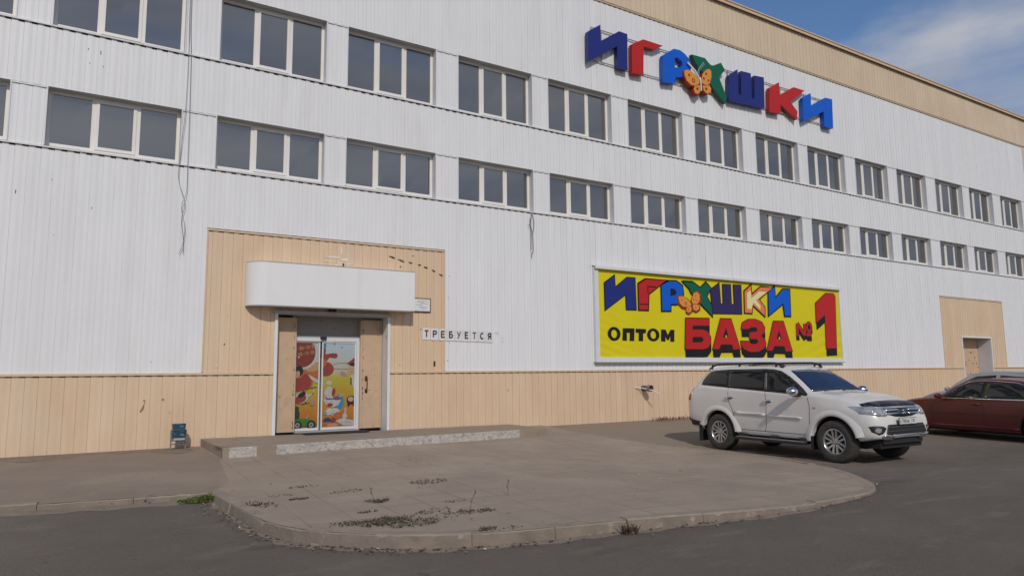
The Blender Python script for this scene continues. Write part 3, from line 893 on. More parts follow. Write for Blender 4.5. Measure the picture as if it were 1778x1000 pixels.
def ell(cx, cz, rx, rz, a0=0, a1=360, n=26, tilt=0):
    out = []
    for i in range(n if a1-a0 >= 360 else n+1):
        a = R(a0+(a1-a0)*i/n)
        x, z = rx*math.cos(a), rz*math.sin(a)
        out.append((cx+x*math.cos(tilt)-z*math.sin(tilt), cz+x*math.sin(tilt)+z*math.cos(tilt)))
    return out
def clip_poly(poly, x0, x1, z0, z1):
    for ax, v, s in ((0, x0, 1), (0, x1, -1), (1, z0, 1), (1, z1, -1)):
        out = []
        for i in range(len(poly)):
            a, b = poly[i-1], poly[i]
            ia, ib = (a[ax]-v)*s >= 0, (b[ax]-v)*s >= 0
            if ia != ib:
                t = (v-a[ax])/(b[ax]-a[ax])
                out.append((a[0]+(b[0]-a[0])*t, a[1]+(b[1]-a[1])*t))
            if ib: out.append(b)
        poly = out
        if len(poly) < 3: return []
    return poly
def sliding_pane(px0, px1, y, art):
    z0, z1 = .17, 2.22
    f = MB()
    e = .028
    f.box(px0, px0+e, y, y+.04, z0, z1, G['alu']); f.box(px1-e, px1, y, y+.04, z0, z1, G['alu'])
    f.box(px0+e, px1-e, y, y+.04, z0, z0+.06, G['alu']); f.box(px0+e, px1-e, y, y+.04, z1-.035, z1, G['alu'])
    o = f.build('sliding_door', B)
    g = MB()
    a0, a1, b0, b1 = px0+e, px1-e, z0+.06, z1-.035
    g.face([(a0, y+.02, b0), (a1, y+.02, b0), (a1, y+.02, b1), (a0, y+.02, b1)], M_PRINT)
    k = [0]
    def put(name, poly):
        q = clip_poly(poly, a0, a1, b0, b1)
        if q:
            k[0] += 1
            v = [(x, y+.02-.0005*k[0], z) for x, z in q]
            g.face(v, INK[name])
    def line(name, pts, w_):
        k[0] += 1
        n_ = len(g.f)
        g.stroke([(min(max(p[0], a0+w_/2), a1-w_/2), p[1]) for p in pts], w_, INK[name], y+.02-.0005*k[0])
    art(put, line, g, y, k)
    g.build('printed_glass', o)
def art_left(put, line, g, y, k):
    put('orange', ell(4.95, 1.52, .30, .20)); put('tan', ell(4.85, 1.62, .2, .10))
    put('white', ell(4.645, 1.93, .335, .365)); put('maroon', ell(4.625, 1.95, .305, .335))
    k[0] += 2
    write(g, '9:00-18:00', 4.47, 1.99, .085, .012, INK['tan'], y+.02-.0005*k[0], tilt=.18, sx=.72); k[0] += 12
    write(g, '10:00-18:00', 4.40, 1.84, .085, .012, INK['tan'], y+.02-.0005*k[0], tilt=.18, sx=.72); k[0] += 12
    put('orange', ell(4.6, 1.28, .28, .22)); put('red', ell(4.52, 1.22, .16, .16)); put('red', ell(4.72, 1.30, .13, .17))
    put('white', [(4.76, 1.46), (4.82, 1.36), (4.92, 1.27), (5.02, 1.24), (5.02, 1.32), (4.9, 1.38)])
    put('hair', ell(4.55, 1.53, .10, .12)); put('skin', ell(4.50, 1.47, .075, .10)); put('hair', ell(4.50, 1.575, .09, .05))
    line('hair', [(4.60, 1.10), (4.97, 1.16)], .012); line('hair', [(4.66, 1.12), (4.66, 1.02)], .016)
    put('white', ell(4.62, .92, .17, .13, tilt=.4)); put('red', ell(4.60, .89, .14, .09, tilt=.4)); put('hair', ell(4.63, .99, .10, .055, tilt=.5))
    put('white', [(4.74, .97), (4.9, 1.03), (4.93, 1.09), (4.89, 1.08), (4.86, .98), (4.75, .90)])
    line('hair', [(4.62, .77), (4.80, .80)], .012); line('hair', [(4.70, .84), (4.74, .78)], .01)
    put('pink', ell(4.87, .80, .06, .07))
    put('dgreen', ell(4.52, .54, .07, .13)); put('dgreen', ell(4.52, .68, .05, .05))
    put('green', [(4.44, .30), (4.44, .42), (4.62, .45), (4.76, .44), (4.92, .40), (4.98, .33), (4.98, .27), (4.5, .27)])
    line('white', [(4.74, .44), (4.80, .52)], .015)
    for cx in (4.545, 4.86):
        put('hair', ell(cx, .30, .10, .10)); put('grey', ell(cx, .30, .058, .06)); put('hair', ell(cx, .30, .02, .02))
def art_right(put, line, g, y, k):
    put('red', ell(5.12, 2.02, .05, .16)); put('blue', ell(5.13, 2.12, .05, .07))
    put('red', [(5.08, 2.0), (5.18, 1.92), (5.36, 1.95), (5.42, 1.90), (5.38, 1.82), (5.26, 1.84), (5.20, 1.76), (5.08, 1.74)])
    put('red', ell(5.40, 1.885, .055, .06)); put('red', ell(5.17, 1.57, .20, .17)); put('orange', ell(5.10, 1.72, .09, .1))
    line('hair', [(5.36, 1.68), (5.5, 1.71), (5.70, 1.71)], .008); line('hair', [(5.37, 1.57), (5.72, 1.57)], .008)
    put('rose', [(5.66, 1.69), (5.78, 1.77), (5.88, 1.86), (5.9, 1.62), (5.75, 1.68)]); put('skin', ell(5.82, 1.56, .11, .13)); put('hair', ell(5.84, 1.68, .10, .04))
    line('hair', [(5.77, 1.57), (5.79, 1.57)], .014); line('hair', [(5.84, 1.58), (5.86, 1.58)], .014); line('rose', [(5.78, 1.50), (5.85, 1.51)], .012)
    put('white', [(5.79, 1.43), (5.88, 1.43), (5.88, 1.05), (5.84, 1.15), (5.80, 1.3)]); put('hair', [(5.78, 1.36), (5.81, 1.36), (5.80, 1.18), (5.775, 1.22)])
    put('pink', ell(5.60, 1.46, .085, .05, tilt=-.5)); put('white', ell(5.26, 1.25, .07, .055))
    put('blue', ell(5.50, .80, .13, .17))
    put('white', ell(5.26, .98, .11, .19)); put('rose', ell(5.37, 1.03, .04, .10, tilt=-.2)); put('violet', [(5.14, 1.0), (5.20, .86), (5.38, .84), (5.38, .88), (5.22, .9)])
    put('white', [(5.12, .86), (5.55, .86), (5.50, .73), (5.36, .68), (5.22, .72)]); put('violet', ell(5.46, .89, .11, .045)); line('white', [(5.5, .92), (5.64, .99)], .02)
    put('rose', ell(5.29, .74, .07, .04)); put('white', [(5.14, .56), (5.24, .66), (5.46, .66), (5.54, .60), (5.46, .52), (5.24, .5)])
    put('grey', ell(5.17, .55, .05, .05)); put('grey', ell(5.37, .50, .05, .05)); put('white', ell(5.37, .50, .03, .03))
    put('hair', ell(5.80, .84, .11, .10)); put('skin', ell(5.79, .86, .07, .06)); put('hair', ell(5.74, .74, .03, .05)); put('hair', ell(5.87, .74, .03, .05))
    put('orange', ell(5.5, .42, .16, .15)); put('dblue', ell(5.23, .36, .10, .09, 0, 180)); put('red', ell(5.38, .38, .06, .06))
    put('orange', ell(5.16, .28, .16, .06)); put('tan', ell(5.36, .27, .14, .05))
    put('skin', ell(5.66, .60, .035, .08)); put('white', ell(5.65, .47, .055, .075)); put('white', [(5.42, .37), (5.60, .42), (5.86, .36), (5.86, .24), (5.62, .25)])
    line('grey', [(5.52, .30), (5.70, .34), (5.82, .30)], .01)
sliding_pane(4.455, 5.035, .44, art_left)
sliding_pane(5.075, 5.90, .42, art_right)

# ---- far entrance with two timber-coloured leaves
x0, x1, zt = DOOR2
d = MB()
d.box(x0-.06, x0, -.05, .50, -.05, zt, G['sheet']); d.box(x1, x1+.06, -.05, .62, -.05, zt, G['sheet']); d.box(x0-.06, x1+.06, -.06, .5, zt, zt+.06, G['sheet'])
d.face([(x1-.002, 0, 0), (x1-.002, .62, 0), (x1-.002, .62, zt), (x1-.002, 0, zt)], G['reveal'])
d.face([(x0, 0, zt-.002), (x1, 0, zt-.002), (x1, .62, zt-.002), (x0, .62, zt-.002)], G['soffit'])
D2 = d.build('door', B)
for a, b in ((x0+.02, (x0+x1)/2-.3), ((x0+x1)/2-.29, x1-.02)):
    f = MB(); f.box(a, b, .56, .61, 0, zt-.01, G['leaf']); f.box(a+.05, b-.05, .55, .56, .1, zt-.1, G['leaf'])
    for i in range(12):
        splat(f, rng.uniform(a+.1, b-.1), rng.uniform(.6, 2.2), .04, .05, G['rust'], .548)
    f.build('door_leaf', D2)

# ---- small things fixed through the wall
pp = MB()
pp.lathe([(.085, 0), (.085, -.30), (.10, -.30), (.10, -.42), (.085, -.42), (.085, -.05)], (14.69, .05, .95), (0, 1, 0), mat('grey_lilac_pipe', (.33, .24, .24), .5, var=.3, nscale=8))
pp.tube([(14.35, -.02, .97), (14.5, -.1, .97), (14.72, -.46, .88), (14.86, -.55, .78)], .014, G['sheet'])
pp.build('drain_pipe', B, smooth=40)
for x, z in ((1.36, .95), (1.70, .97)):
    q = MB()
    q.lathe([(.022, .03), (.022, -.02), (.014, -.02), (.014, .0)], (x, 0, z), (0, 1, 0), G['rust'], 10)
    if x < 1.5: q.tube([(x, -.02, z), (x-.03, -.07, z-.10), (x-.07, -.05, z-.19)], .013, G['btrim'])
    q.build('pipe_stub', B)
kh = MB(); kh.box(7.76, 7.80, -.03, 0, 1.63, 1.75, G['rust']); kh.build('hook', B)

# ------------------------------------------------------------------ signs and other things on the facade
# lettering on rails
sg = empty('shop_sign', (20.0, -.1, 10.8))
tag(sg, 'multicoloured raised letters with an orange butterfly mounted on rails on the upper white wall', 'sign')
def rel(o, root):
    o.matrix_world = Matrix.Identity(4)
    o.matrix_parent_inverse = root.matrix_basis.inverted()
DARK = {k: mat(k+'_letter_side', tuple(v*.75 for v in G[k].node_tree.nodes['Principled BSDF'].inputs['Base Color'].default_value[:3]), .4, var=.15) for k in ('navy', 'red', 'blue', 'green')}  # face colours darkened, so the shade on the letter sides is painted in
LN = {'I': 'И', 'G': 'Г', 'R': 'Р', 'X': 'У in the form of an Х', 'W': 'Ш', 'K': 'К'}
for key, colr, outer, hole in SIGN:
    mb = MB()
    if hole:
        # outline joined to the hole by a bridge on the stem side
        i = min(range(len(outer)), key=lambda i: (outer[i][0]-hole[0][0])**2+(outer[i][1]-hole[0][1])**2)
        h = hole[::-1]
        j = min(range(len(h)), key=lambda j: (outer[i][0]-h[j][0])**2+(outer[i][1]-h[j][1])**2)
        h = h[j:]+h[:j]
        v = outer + hole
        bm = bmesh.new()
        ov = [bm.verts.new((a, 0, b)) for a, b in outer]; hv = [bm.verts.new((a, 0, b)) for a, b in hole]
        es = [bm.edges.new((ov[q], ov[(q+1) % len(ov)])) for q in range(len(ov))] + [bm.edges.new((hv[q], hv[(q+1) % len(hv)])) for q in range(len(hv))]
        r_ = bmesh.ops.triangle_fill(bm, edges=es, use_beauty=True)
        for f in bm.faces:
            mb.face([(q.co.x, -.2, q.co.z) for q in f.verts], G[colr])
        bm.free()
        for L in (outer, hole):
            for q in range(len(L)):
                a, b = L[q-1], L[q]
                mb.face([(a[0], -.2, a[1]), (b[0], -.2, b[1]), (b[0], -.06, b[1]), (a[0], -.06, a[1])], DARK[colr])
    else:
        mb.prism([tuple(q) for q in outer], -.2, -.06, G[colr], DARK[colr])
    o = mb.build('letter', sg); rel(o, sg)
    o['label'] = {'navy': 'dark blue', 'red': 'red', 'blue': 'bright blue', 'green': 'green'}[colr] + ' letter ' + LN[key]
bf = MB()
for L in WINGS:
    bf.prism([tuple(q) for q in L], -.26, -.20, G['orange'], G['darkred'])
    c = np.mean(np.array(L), 0)
    bf.prism([tuple(c+(np.array(q)-c)*1.10+np.array((.0, -.02))) for q in L], -.245, -.09, G['darkred'])
for i, q in enumerate(SPOTS):
    r_ = (.045, .075, .05, .045, .045, .04, .05)[i]
    bf.prism(ell(q[0], q[1], r_, r_*1.05, n=14), -.263, -.258, G['darkred'])
    bf.prism(ell(q[0], q[1], r_*.5, r_*.5, n=10), -.265, -.262, G['orange'] if i == 1 else G['rust'])
o = bf.build('butterfly', sg); rel(o, sg)
an = MB()
for i, L in enumerate(ANT):
    an.stroke([tuple(q) for q in L], .05, G['green'] if i == 0 else G['trim'], -.268-.003*i)
    an.stroke([tuple(q) for q in L], .075, G['trim'] if i == 0 else G['rail'], -.262-.001*i)
a2 = an.build('antenna', o); a2.matrix_parent_inverse = Matrix.Identity(4)
for L in RAILS:
    rl = MB()
    z0_, z1_ = L[0][1], L[-1][1]
    rl.tube([(L[0][0], -.05, z0_), (L[-1][0], -.05, z1_)], .018, G['rail'], 6)
    for i in range(14):
        t = (i+.5)/14
        x, z = L[0][0]+(L[-1][0]-L[0][0])*t, z0_+(z1_-z0_)*t
        rl.box(x-.012, x+.012, -.05, .012, z-.012, z+.012, G['rail'])
    o = rl.build('rail', sg); rel(o, sg)
for i in range(9):
    st = MB()
    x = 13.4+i*1.42
    t = (x-RAILS[0][0][0])/(RAILS[0][-1][0]-RAILS[0][0][0])
    za_, zb_ = RAILS[1][0][1]+(RAILS[1][-1][1]-RAILS[1][0][1])*t, RAILS[0][0][1]+(RAILS[0][-1][1]-RAILS[0][0][1])*t
    st.box(x-.012, x+.012, -.062, -.03, za_, zb_, G['rail'])
    o = st.build('strut', sg); rel(o, sg)

# yellow banner in a white frame
bn = empty('banner_sign', (12.9, 0, 1.74))
tag(bn, 'large yellow banner with multicoloured and bold red lettering in a white frame', 'sign')
bx0, bx1, bz0, bz1 = 12.87, 24.72, 1.74, 4.52
fr = MB()
fr.box(bx0, bx0+.14, -.10, -.012, bz0, bz1-.02, G['trim']); fr.box(bx1-.06, bx1, -.10, -.012, bz0, bz1-.02, G['trim'])
fr.box(bx0+.14, bx1-.06, -.10, -.012, bz0, bz0+.13, G['trim'])
x = bx0-.02
for L in (5.9, 3.3, 2.69):
    fr.face([(x, -.012, bz1+.03), (x+L-.01, -.012, bz1+.03), (x+L-.01, -.17, bz1-.02), (x, -.17, bz1-.02)], G['trim'])
    fr.face([(x, -.17, bz1-.02), (x+L-.01, -.17, bz1-.02), (x+L-.01, -.17, bz1-.09), (x, -.17, bz1-.09)], G['trim'])
    x += L
fr.box(bx0-.03, bx1+.02, -.13, -.012, bz0-.035, bz0, G['grey'])
o = fr.build('frame', bn); rel(o, bn)
my = mat('yellow_vinyl', (.70, .60, .010), .55, spec=.25, var=.06, nscale=.8)
t = my.node_tree
c = t.nodes.new('ShaderNodeTexCoord')
sb = MB()
sx = np.linspace(bx0+.13, bx1-.055, 120); sz = np.linspace(bz0+.125, bz1-.03, 40)
def sag(x, z):
    u, v = x-(bx0+.13), z-(bz0+.125)
    r_ = math.hypot(u, v)
    # creases radiating into the loose lower corners
    w1 = .014*math.sin((v*1.0+u*.28)*26)*math.exp(-((u/1.3)**2))*math.exp(-((v/1.1)**2))
    u2 = (bx1-.055)-x
    w2 = .010*math.sin((v*1.0+u2*.35)*17)*math.exp(-((u2/2.2)**2))*math.exp(-((v/1.0)**2))
    return -.06 - .012*math.sin(min(max((x-bx0)/(bx1-bx0), 0), 1)*math.pi*5)*math.sin(min(max((z-bz0)/(bz1-bz0), 0), 1)*math.pi)*.4 + w1 + w2
sb.grid([[(x, sag(x, z), z) for x in sx] for z in sz], my)
o = sb.build('vinyl_sheet', bn, smooth=80); rel(o, bn)
YB = -.078
YB0 = YB
def outline(mb, poly, w_, m, y):
    c_ = [tuple(q) for q in poly]
    mb.stroke(c_+[c_[0], c_[1]], w_, m, y)
lt = MB()
def art_face(poly, m, y): lt.face([(q[0], y, q[1]) for q in poly], m)
y = YB
for i, (colr, poly) in enumerate(BAN):
    if colr not in ('black', 'cream'):
        outline(lt, poly, .09 if colr not in ('navy', 'purple') else .05, G['black'], YB-.0004*i)
    art_face(poly, G['salmon' if colr == 'orange' else colr], YB-.006-.0004*i)
for L in BANLINES: lt.stroke([tuple(q) for q in L], .035, G['black'], YB-.0105)
for L in BWINGS:
    c_ = np.mean(np.array(L), 0)
    art_face([tuple(c_+(np.array(q)-c_)*1.32+np.array((.01, -.03))) for q in L], G['darkred'], YB-.0115-.0002*BWINGS.index(L))
for L in BWINGS: art_face(L, G['orange'], YB-.0130-.0002*BWINGS.index(L))
for i, q in enumerate(BSPOTS):
    r_ = (.03, .055, .03, .03, .03, .03, .03)[i]
    art_face(ell(q[0], q[1], r_, r_, n=12), G['darkred'], YB-.0145)
    art_face(ell(q[0], q[1], r_*.55, r_*.55, n=10), G['orange'], YB-.015)
o = lt.build('lettering', bn); rel(o, bn)
lt = MB()
def shadowed(poly, drop, k, w_=.05):
    # the solid black drop below each red letter: the swept outline of the letter
    n_ = 9
    for i in range(n_+1):
        art_face([(q[0]+.012*i/n_, q[1]-drop*i/n_) for q in poly], G['black'], YB-.0004*i)
    outline(lt, poly, w_, G['black'], YB-.0046)
    art_face(poly, G['red'], YB-.0056-.0002*k)
for k, poly in enumerate(RED): shadowed(poly, .27, k)
shadowed(ONE, .27, 5)
for h_ in HOLES: art_face(h_, G['black'], YB-.0075)
for q in (HOLES[1], HOLES[2]):
    c_ = np.mean(np.array(q), 0); art_face(ell(c_[0]+.01, c_[1]-.08, .03, .05, n=8), G['yellow'], YB-.0080)
for i, L in enumerate(NUM):
    L = [tuple(q) for q in L]
    for j in range(6): lt.stroke([(q[0]+.02, q[1]-.03*j) for q in L], .17, G['black'], YB-.0003*(j+6*i))
    lt.stroke(L, .12, G['red'], YB-.0085-.0003*i)
cx, cz = NUMO[0]; rx = NUMO[1][0]-cx
for j in range(5): lt.stroke(ell(cx, cz-.03*j, rx, .15, n=16)+[(cx+rx, cz-.03*j)], .14, G['black'], YB-.0073-.0001*j)
lt.stroke(ell(cx, cz, rx, .15, n=16)+[(cx+rx, cz)], .09, G['red'], YB-.0098)
for i, L in enumerate(OPT): art_face(L, G['black'], YB-.0003*i)
for i, L in enumerate(OPTO):
    c_, e_, tp, ic, ie, it = L
    rx, rz = e_[0]-c_[0], tp[1]-c_[1]; ix, iz = ie[0]-ic[0], it[1]-ic[1]
    mx_, mz_ = (rx+ix)/2, (rz+iz)/2
    lt.grid([[(c_[0]+a*math.cos(q), YB-.001, c_[1]+b*math.sin(q)) for q in np.linspace(0, 2*math.pi, 33)] for a, b in ((rx, rz), (ix, iz))], G['black'])
o = lt.build('lettering', bn); rel(o, bn)

# blank white light box over the entrance
cb = MB()
prof = [(7.05, -.008), (7.05, -.42)] + [(3.62-.40*math.sin(a), -.02-.40*math.cos(a)) for a in np.linspace(0, math.pi/2, 12)]
zt_, zb_ = 3.885, 2.94
mw = mat('white_panel_box', (.80, .795, .79), .35, var=.05, vscale=(1, 1, .5), nscale=1.5)
layer(mw, (.62, .62, .64), 1.3, .6, .8, .4, (2.5, 1, .1))
n_ = len(prof)
for i in range(n_-1):
    a, b = prof[i], prof[i+1]
    cb.face([(a[0], a[1], zb_), (b[0], b[1], zb_), (b[0], b[1], zt_), (a[0], a[1], zt_)], mw)
cb.face([(x, y_, zt_) for x, y_ in prof], mw); cb.face([(x, y_, zb_) for x, y_ in prof][::-1], mw)
o = cb.build('canopy_box', smooth=35)
tag(o, 'blank white box canopy with one rounded end above the entrance', 'canopy')
tr = MB()
for z in (zb_-.012, zt_-.004):
    rows = [[(a[0]+(0 if i else .004), a[1]-.006, zz) for i, a in enumerate(prof)] for zz in (z, z+.02)]
    tr.grid(rows, G['grey'])
q = tr.build('edge_trim', o)

# small framed notice beside the canopy
nb = MB()
nb.box(7.12, 7.66, -.04, -.008, 2.96, 3.31, mat('dark_brown_frame', (.07, .04, .025), .5))
o = nb.build('notice_plaque'); tag(o, 'small white notice in a dark brown frame beside the canopy', 'notice')
q = MB(); q.box(7.14, 7.635, -.046, -.04, 2.985, 3.285, G['sheet'])
ink_ = mat('faded_ink', (.22, .22, .24), .6)
rn = random.Random(4)
for i, (z, a, b) in enumerate(((3.235, 7.30, 7.60), (3.20, 7.28, 7.48), (3.175, 7.38, 7.58), (3.135, 7.26, 7.44), (3.09, 7.34, 7.54), (3.05, 7.38, 7.52))):
    x = a
    while x < b:
        l_ = rn.uniform(.012, .04); q.box(x, min(x+l_, b), -.0475, -.046, z-.007, z+.005, ink_); x += l_+rn.uniform(.004, .012)
q.build('notice_sheet', o)

# nine paper sheets spelling ТРЕБУЕТСЯ
paper = mat('paper', (.74, .73, .73), .8, var=.1, nscale=6)
blk = mat('black_print', (.03, .03, .035), .7)
NM = ['first letter Т, first sheet of the row', 'letter Р, after the first Т', 'letter Е standing before Б', 'letter Б', 'letter У', 'letter Е between У and Т', 'second letter Т, just before С', 'letter С', 'letter Я, last sheet of the row']
for i, ch in enumerate('ТРЕБУЕТСЯ'):
    x, z = 7.45+.2265*i, 2.275-.004*i
    t = random.uniform(-.02, .02)
    mb = MB()
    W_, H_ = .212, .297
    pts = [[(x+W_*a, -.014-.006*math.sin(a*3.1)*random.uniform(.3, 1.6)-(.012*random.random() if b in (0, 3) and a in (0, 1) else 0), z+H_*b/3) for a in (0, .33, .66, 1)] for b in range(4)]
    mb.grid(pts, paper)
    o = mb.build('paper_sheet', smooth=60)
    tag(o, 'white paper sheet with black ' + NM[i], 'paper sheet', 'paper sheets spelling a word on the wall')
    q = MB()
    hh = .165
    write(q, ch, x+.05, z+.075, hh, .030 if ch not in 'УТ' or i == 0 else .022, blk, -.034)
    q.build('letter', o)
# torn remains of further sheets
for x, z, w_, h_ in ((9.52, 2.50, .14, .02), (9.60, 2.46, .05, .012), (9.72, 2.36, .09, .03), (9.73, 2.27, .08, .025)):
    mb = MB(); mb.face([(x, -.012, z), (x+w_, -.013, z-.006), (x+w_*.9, -.012, z+h_), (x+.01, -.013, z+h_*.8)], paper)
    tag(mb.build('paper_scrap'), 'torn paper scrap left on the white wall after the letter Я', 'paper scrap', 'torn paper scraps')

# loose cables on the wall
def cable(name, lines, r, m, label):
    mb = MB()
    for L in lines: mb.tube(smooth_line3(L), r, m, 6)
    tag(mb.build(name, smooth=60), label, 'cable')
def smooth_line3(P, k=6):
    P = [Vector(p) for p in P]; out = []
    for i in range(len(P)-1):
        p0, p1, p2, p3 = P[max(i-1, 0)], P[i], P[i+1], P[min(i+2, len(P)-1)]
        for j in range(k):
            t = j/k
            out.append(.5*(2*p1 + (p2-p0)*t + (2*p0-5*p1+4*p2-p3)*t*t + (3*p1-p0-3*p2+p3)*t**3))
    return out+[P[-1]]
wire = mat('grey_wire', (.22, .22, .23), .6)
cable('cable', [[(1.86, -.03, 14.3), (1.85, -.05, 9.6), (1.87, -.05, 8.41), (1.86, -.06, 7.12), (1.79, -.06, 5.9), (1.80, -.06, 5.5), (1.93, -.07, 5.05), (1.88, -.06, 4.7), (1.93, -.06, 4.3), (1.94, -.06, 3.99)],
                [(1.89, -.03, 14.3), (1.88, -.05, 9.6), (1.92, -.05, 8.3), (1.94, -.06, 7.1), (1.95, -.06, 5.86), (1.95, -.07, 5.3), (1.87, -.07, 4.95), (1.95, -.06, 4.55), (1.93, -.06, 4.2), (1.86, -.06, 3.96)]], .0052, wire,
      'pair of thin grey cables hanging down the wall left of the entrance')
cable('cable', [[(10.74, -.03, 5.86), (10.70, -.05, 5.5), (10.71, -.05, 5.3), (10.70, -.05, 4.8)], [(10.75, -.03, 5.86), (10.80, -.06, 5.6), (10.76, -.06, 5.28), (10.70, -.06, 5.45), (10.68, -.05, 5.7)], [(10.76, -.05, 5.3), (10.77, -.05, 4.78), (10.72, -.05, 4.72), (10.72, -.04, 4.58)], [(10.70, -.05, 5.42), (10.62, -.06, 5.52)]], .010, wire,
      'short knotted cable end hanging from the lower window ledge, right of the entrance')

# ------------------------------------------------------------------ entrance step
ma = mat('step_concrete', (.33, .265, .20), .9, var=.2, nscale=2.5, bump=.4, bscale=35)
mw2 = mat('flaking_whitewash', (.56, .52, .47), .9, var=.3, nscale=8, bump=.6, bscale=25)
layer(mw2, (.24, .195, .15), 14, .50, .64, .75, (1, 1, 1.6), detail=8)
sp = empty('entrance_step', (5.8, -1, 0))
tag(sp, 'low concrete doorstep platform with flaking white painted front edge', 'step')
mb = MB()
FX = [2.44+.25*i for i in range(31)]
def fy(x): return -2.42+.085*(x-2.44)+.012*math.sin(x*3.1)+.01*math.sin(x*7.7)
top = lambda x: .150-.006*(x-2.4)
rows = [[(x, -.03, top(x)), ] for x in FX]
mb.grid([[(x, fy(x)*f_-.03*(1-f_), top(x)+random.uniform(-.004, .004)) for x in FX] for f_ in (0, .3, .6, .93, .985)], ma)
mb.grid([[(FX[0], fy(FX[0])*f_-.03*(1-f_), z) for f_ in (0, .3, .6, .93, .985)] for z in (-.1, .06, top(FX[0]))], ma)
mb.grid([[(FX[-1], fy(FX[-1])*f_-.03*(1-f_), z) for f_ in (0, .3, .6, .93, .985)] for z in (-.1, .06, top(FX[-1]))], ma)
o = mb.build('step_slab', sp, smooth=40, weld=True); rel(o, sp)
mb = MB()
xs_ = [2.44+.06*i for i in range(int((FX[-1]-2.44)/.06)+1)]
rg = random.Random(5)
def front(x0, x1, m):
    X_ = [x for x in xs_ if x0 <= x <= x1]
    rows = []
    for x in X_:
        c = rg.uniform(.006, .03) if rg.random() < .25 else rg.uniform(.004, .010)
        y = fy(x)
        t = top(x)+.004
        rows.append([(x, y*.985+.0, t-.001), (x, y-.012+c, t), (x, y-.015, t-c), (x, y-.012+rg.uniform(-.004, .006), t*.5), (x, y-.016+rg.uniform(-.004, .004), -.12)])
    mb.grid(rows, m)
front(2.44, 2.56, ma); front(2.56, 3.04, mw2); front(3.04, 3.40, ma); front(3.40, 9.1, mw2); front(9.1, 9.95, ma)
o = mb.build('step_edge', sp, smooth=40, weld=True); rel(o, sp)

# worn rubber mat by the doors
mb = MB(); mb.box(4.5, 5.95, -.45, -.12, .145, .165, mat('black_mat', (.03, .028, .026), .9))
o = mb.build('door_mat'); tag(o, 'dark flat mat on the doorstep below the sliding doors', 'mat')

# ------------------------------------------------------------------ litter bin
bin_ = empty('litter_bin', (1.97, -.40, 0))
tag(bin_, 'small battered blue metal litter bin on a grey frame against the beige wall', 'bin')
mb_blue = mat('chipped_blue_paint', (.035, .085, .13), .5, var=.4, nscale=9)
layer(mb_blue, (.13, .28, .40), 7, .56, .62, .9, (1, 1, 2.5))
layer(mb_blue, (.10, .045, .03), 6, .60, .66, .9)
layer(mb_blue, (.03, .06, .03), 5, .62, .68, .8)
fr_ = mat('bin_frame_grey', (.22, .23, .23), .6, var=.3, nscale=12)
mb = MB()
for s in (-1, 1):
    mb.tube([(s*.135, 0, 0), (s*.135, 0, .38)], .014, fr_)
    mb.tube([(s*.135, -.13, .012), (s*.135, .13, .012)], .013, fr_)
mb.tube([(-.135, 0, .10), (.135, 0, .10)], .012, fr_); mb.tube([(-.135, -.0, .17), (.135, -.0, .17)], .010, fr_)
mb.build('bin_frame', bin_)
mb = MB()
rows = []
prof_ = [(.085, .165), (.098, .17), (.108, .36), (.112, .37), (.112, .39), (.104, .40), (.112, .50), (.108, .50), (.10, .40), (.09, .18)]
for r_, z in prof_:
    rows.append([(r_*1.08*max(-1, min(1, 1.25*math.cos(a))), r_*max(-1, min(1, 1.25*math.sin(a)))-.10*(z-.33), z) for a in np.linspace(0, 2*math.pi, 25)[:-1]])
mb.grid(rows, mb_blue, True)
mb.face([tuple(p) for p in rows[0]], mb_blue)
mb.build('bucket', bin_, smooth=35)
mb = MB(); mb.box(-.10, .10, -.118, -.10, .185, .225, G['grey'])
mb.build('bracket', bin_)

# ------------------------------------------------------------------ weeds, grass, litter on the ground
gm = mat('dry_weed', (.085, .075, .035), .8, var=.4, nscale=15, col2=(.12, .095, .06))
gg = mat('green_grass', (.11, .21, .025), .7, var=.5, nscale=12, col2=(.12, .15, .03))
gb = mat('brown_weed', (.13, .085, .05), .85, var=.4, nscale=15)
def tuft(mb, x, y, z, rad, h, n, m, rng, flat=.3, ang=None, elong=1., up_=1.):
    for _ in range(n):
        a0 = rng.uniform(0, 2*math.pi)
        d = rad*math.sqrt(rng.random())
        bx_, by_ = d*math.cos(a0)*elong, d*math.sin(a0)
        if ang is not None: bx_, by_ = bx_*math.cos(ang)-by_*math.sin(ang), bx_*math.sin(ang)+by_*math.cos(ang)
        a = rng.uniform(0, 2*math.pi); l_ = h*rng.uniform(.5, 1.3)
        ox, oy = math.cos(a)*l_*rng.uniform(flat, 1), math.sin(a)*l_*rng.uniform(flat, 1)
        w_ = rng.uniform(.004, .010)
        px_, py_ = -math.sin(a)*w_, math.cos(a)*w_
        b0 = Vector((x+bx_, y+by_, z)); md = b0+Vector((ox*.45, oy*.45, l_*.55*up_)); tp = b0+Vector((ox, oy, l_*rng.uniform(.4, .8)*up_))
        pv = Vector((px_, py_, 0))
        mb.face([b0-pv, b0+pv, md+pv*.8, md-pv*.8], m); mb.face([md-pv*.8, md+pv*.8, tp], m)
def weed(name, x, y, rad, h, n, m, label, group=None, ang=None, elong=1., flat=.3, cat='weed'):
    rng = random.Random(int(x*977+y*131))
    mb = MB(); tuft(mb, 0, 0, 0, rad, h, n, m, rng, flat, ang, elong, .45 if group else .9)
    o = mb.build(name, loc=(x, y, za(x, y) if y > -10.2 else zr(x, y)))
    tag(o, label, cat, group)
    return o
GW = 'weeds in the joints of the paved apron'
weed('weed', *WEED[0], .18, .055, 100, gm, 'flat weed tuft nearest the doorstep on the paved apron', GW, .1, 1.7, .9)
weed('weed', *WEED[14], .10, .07, 55, gm, 'forked weed tuft with bare side stem on the right of the weedy paving', GW, .1, 1.8, .7)
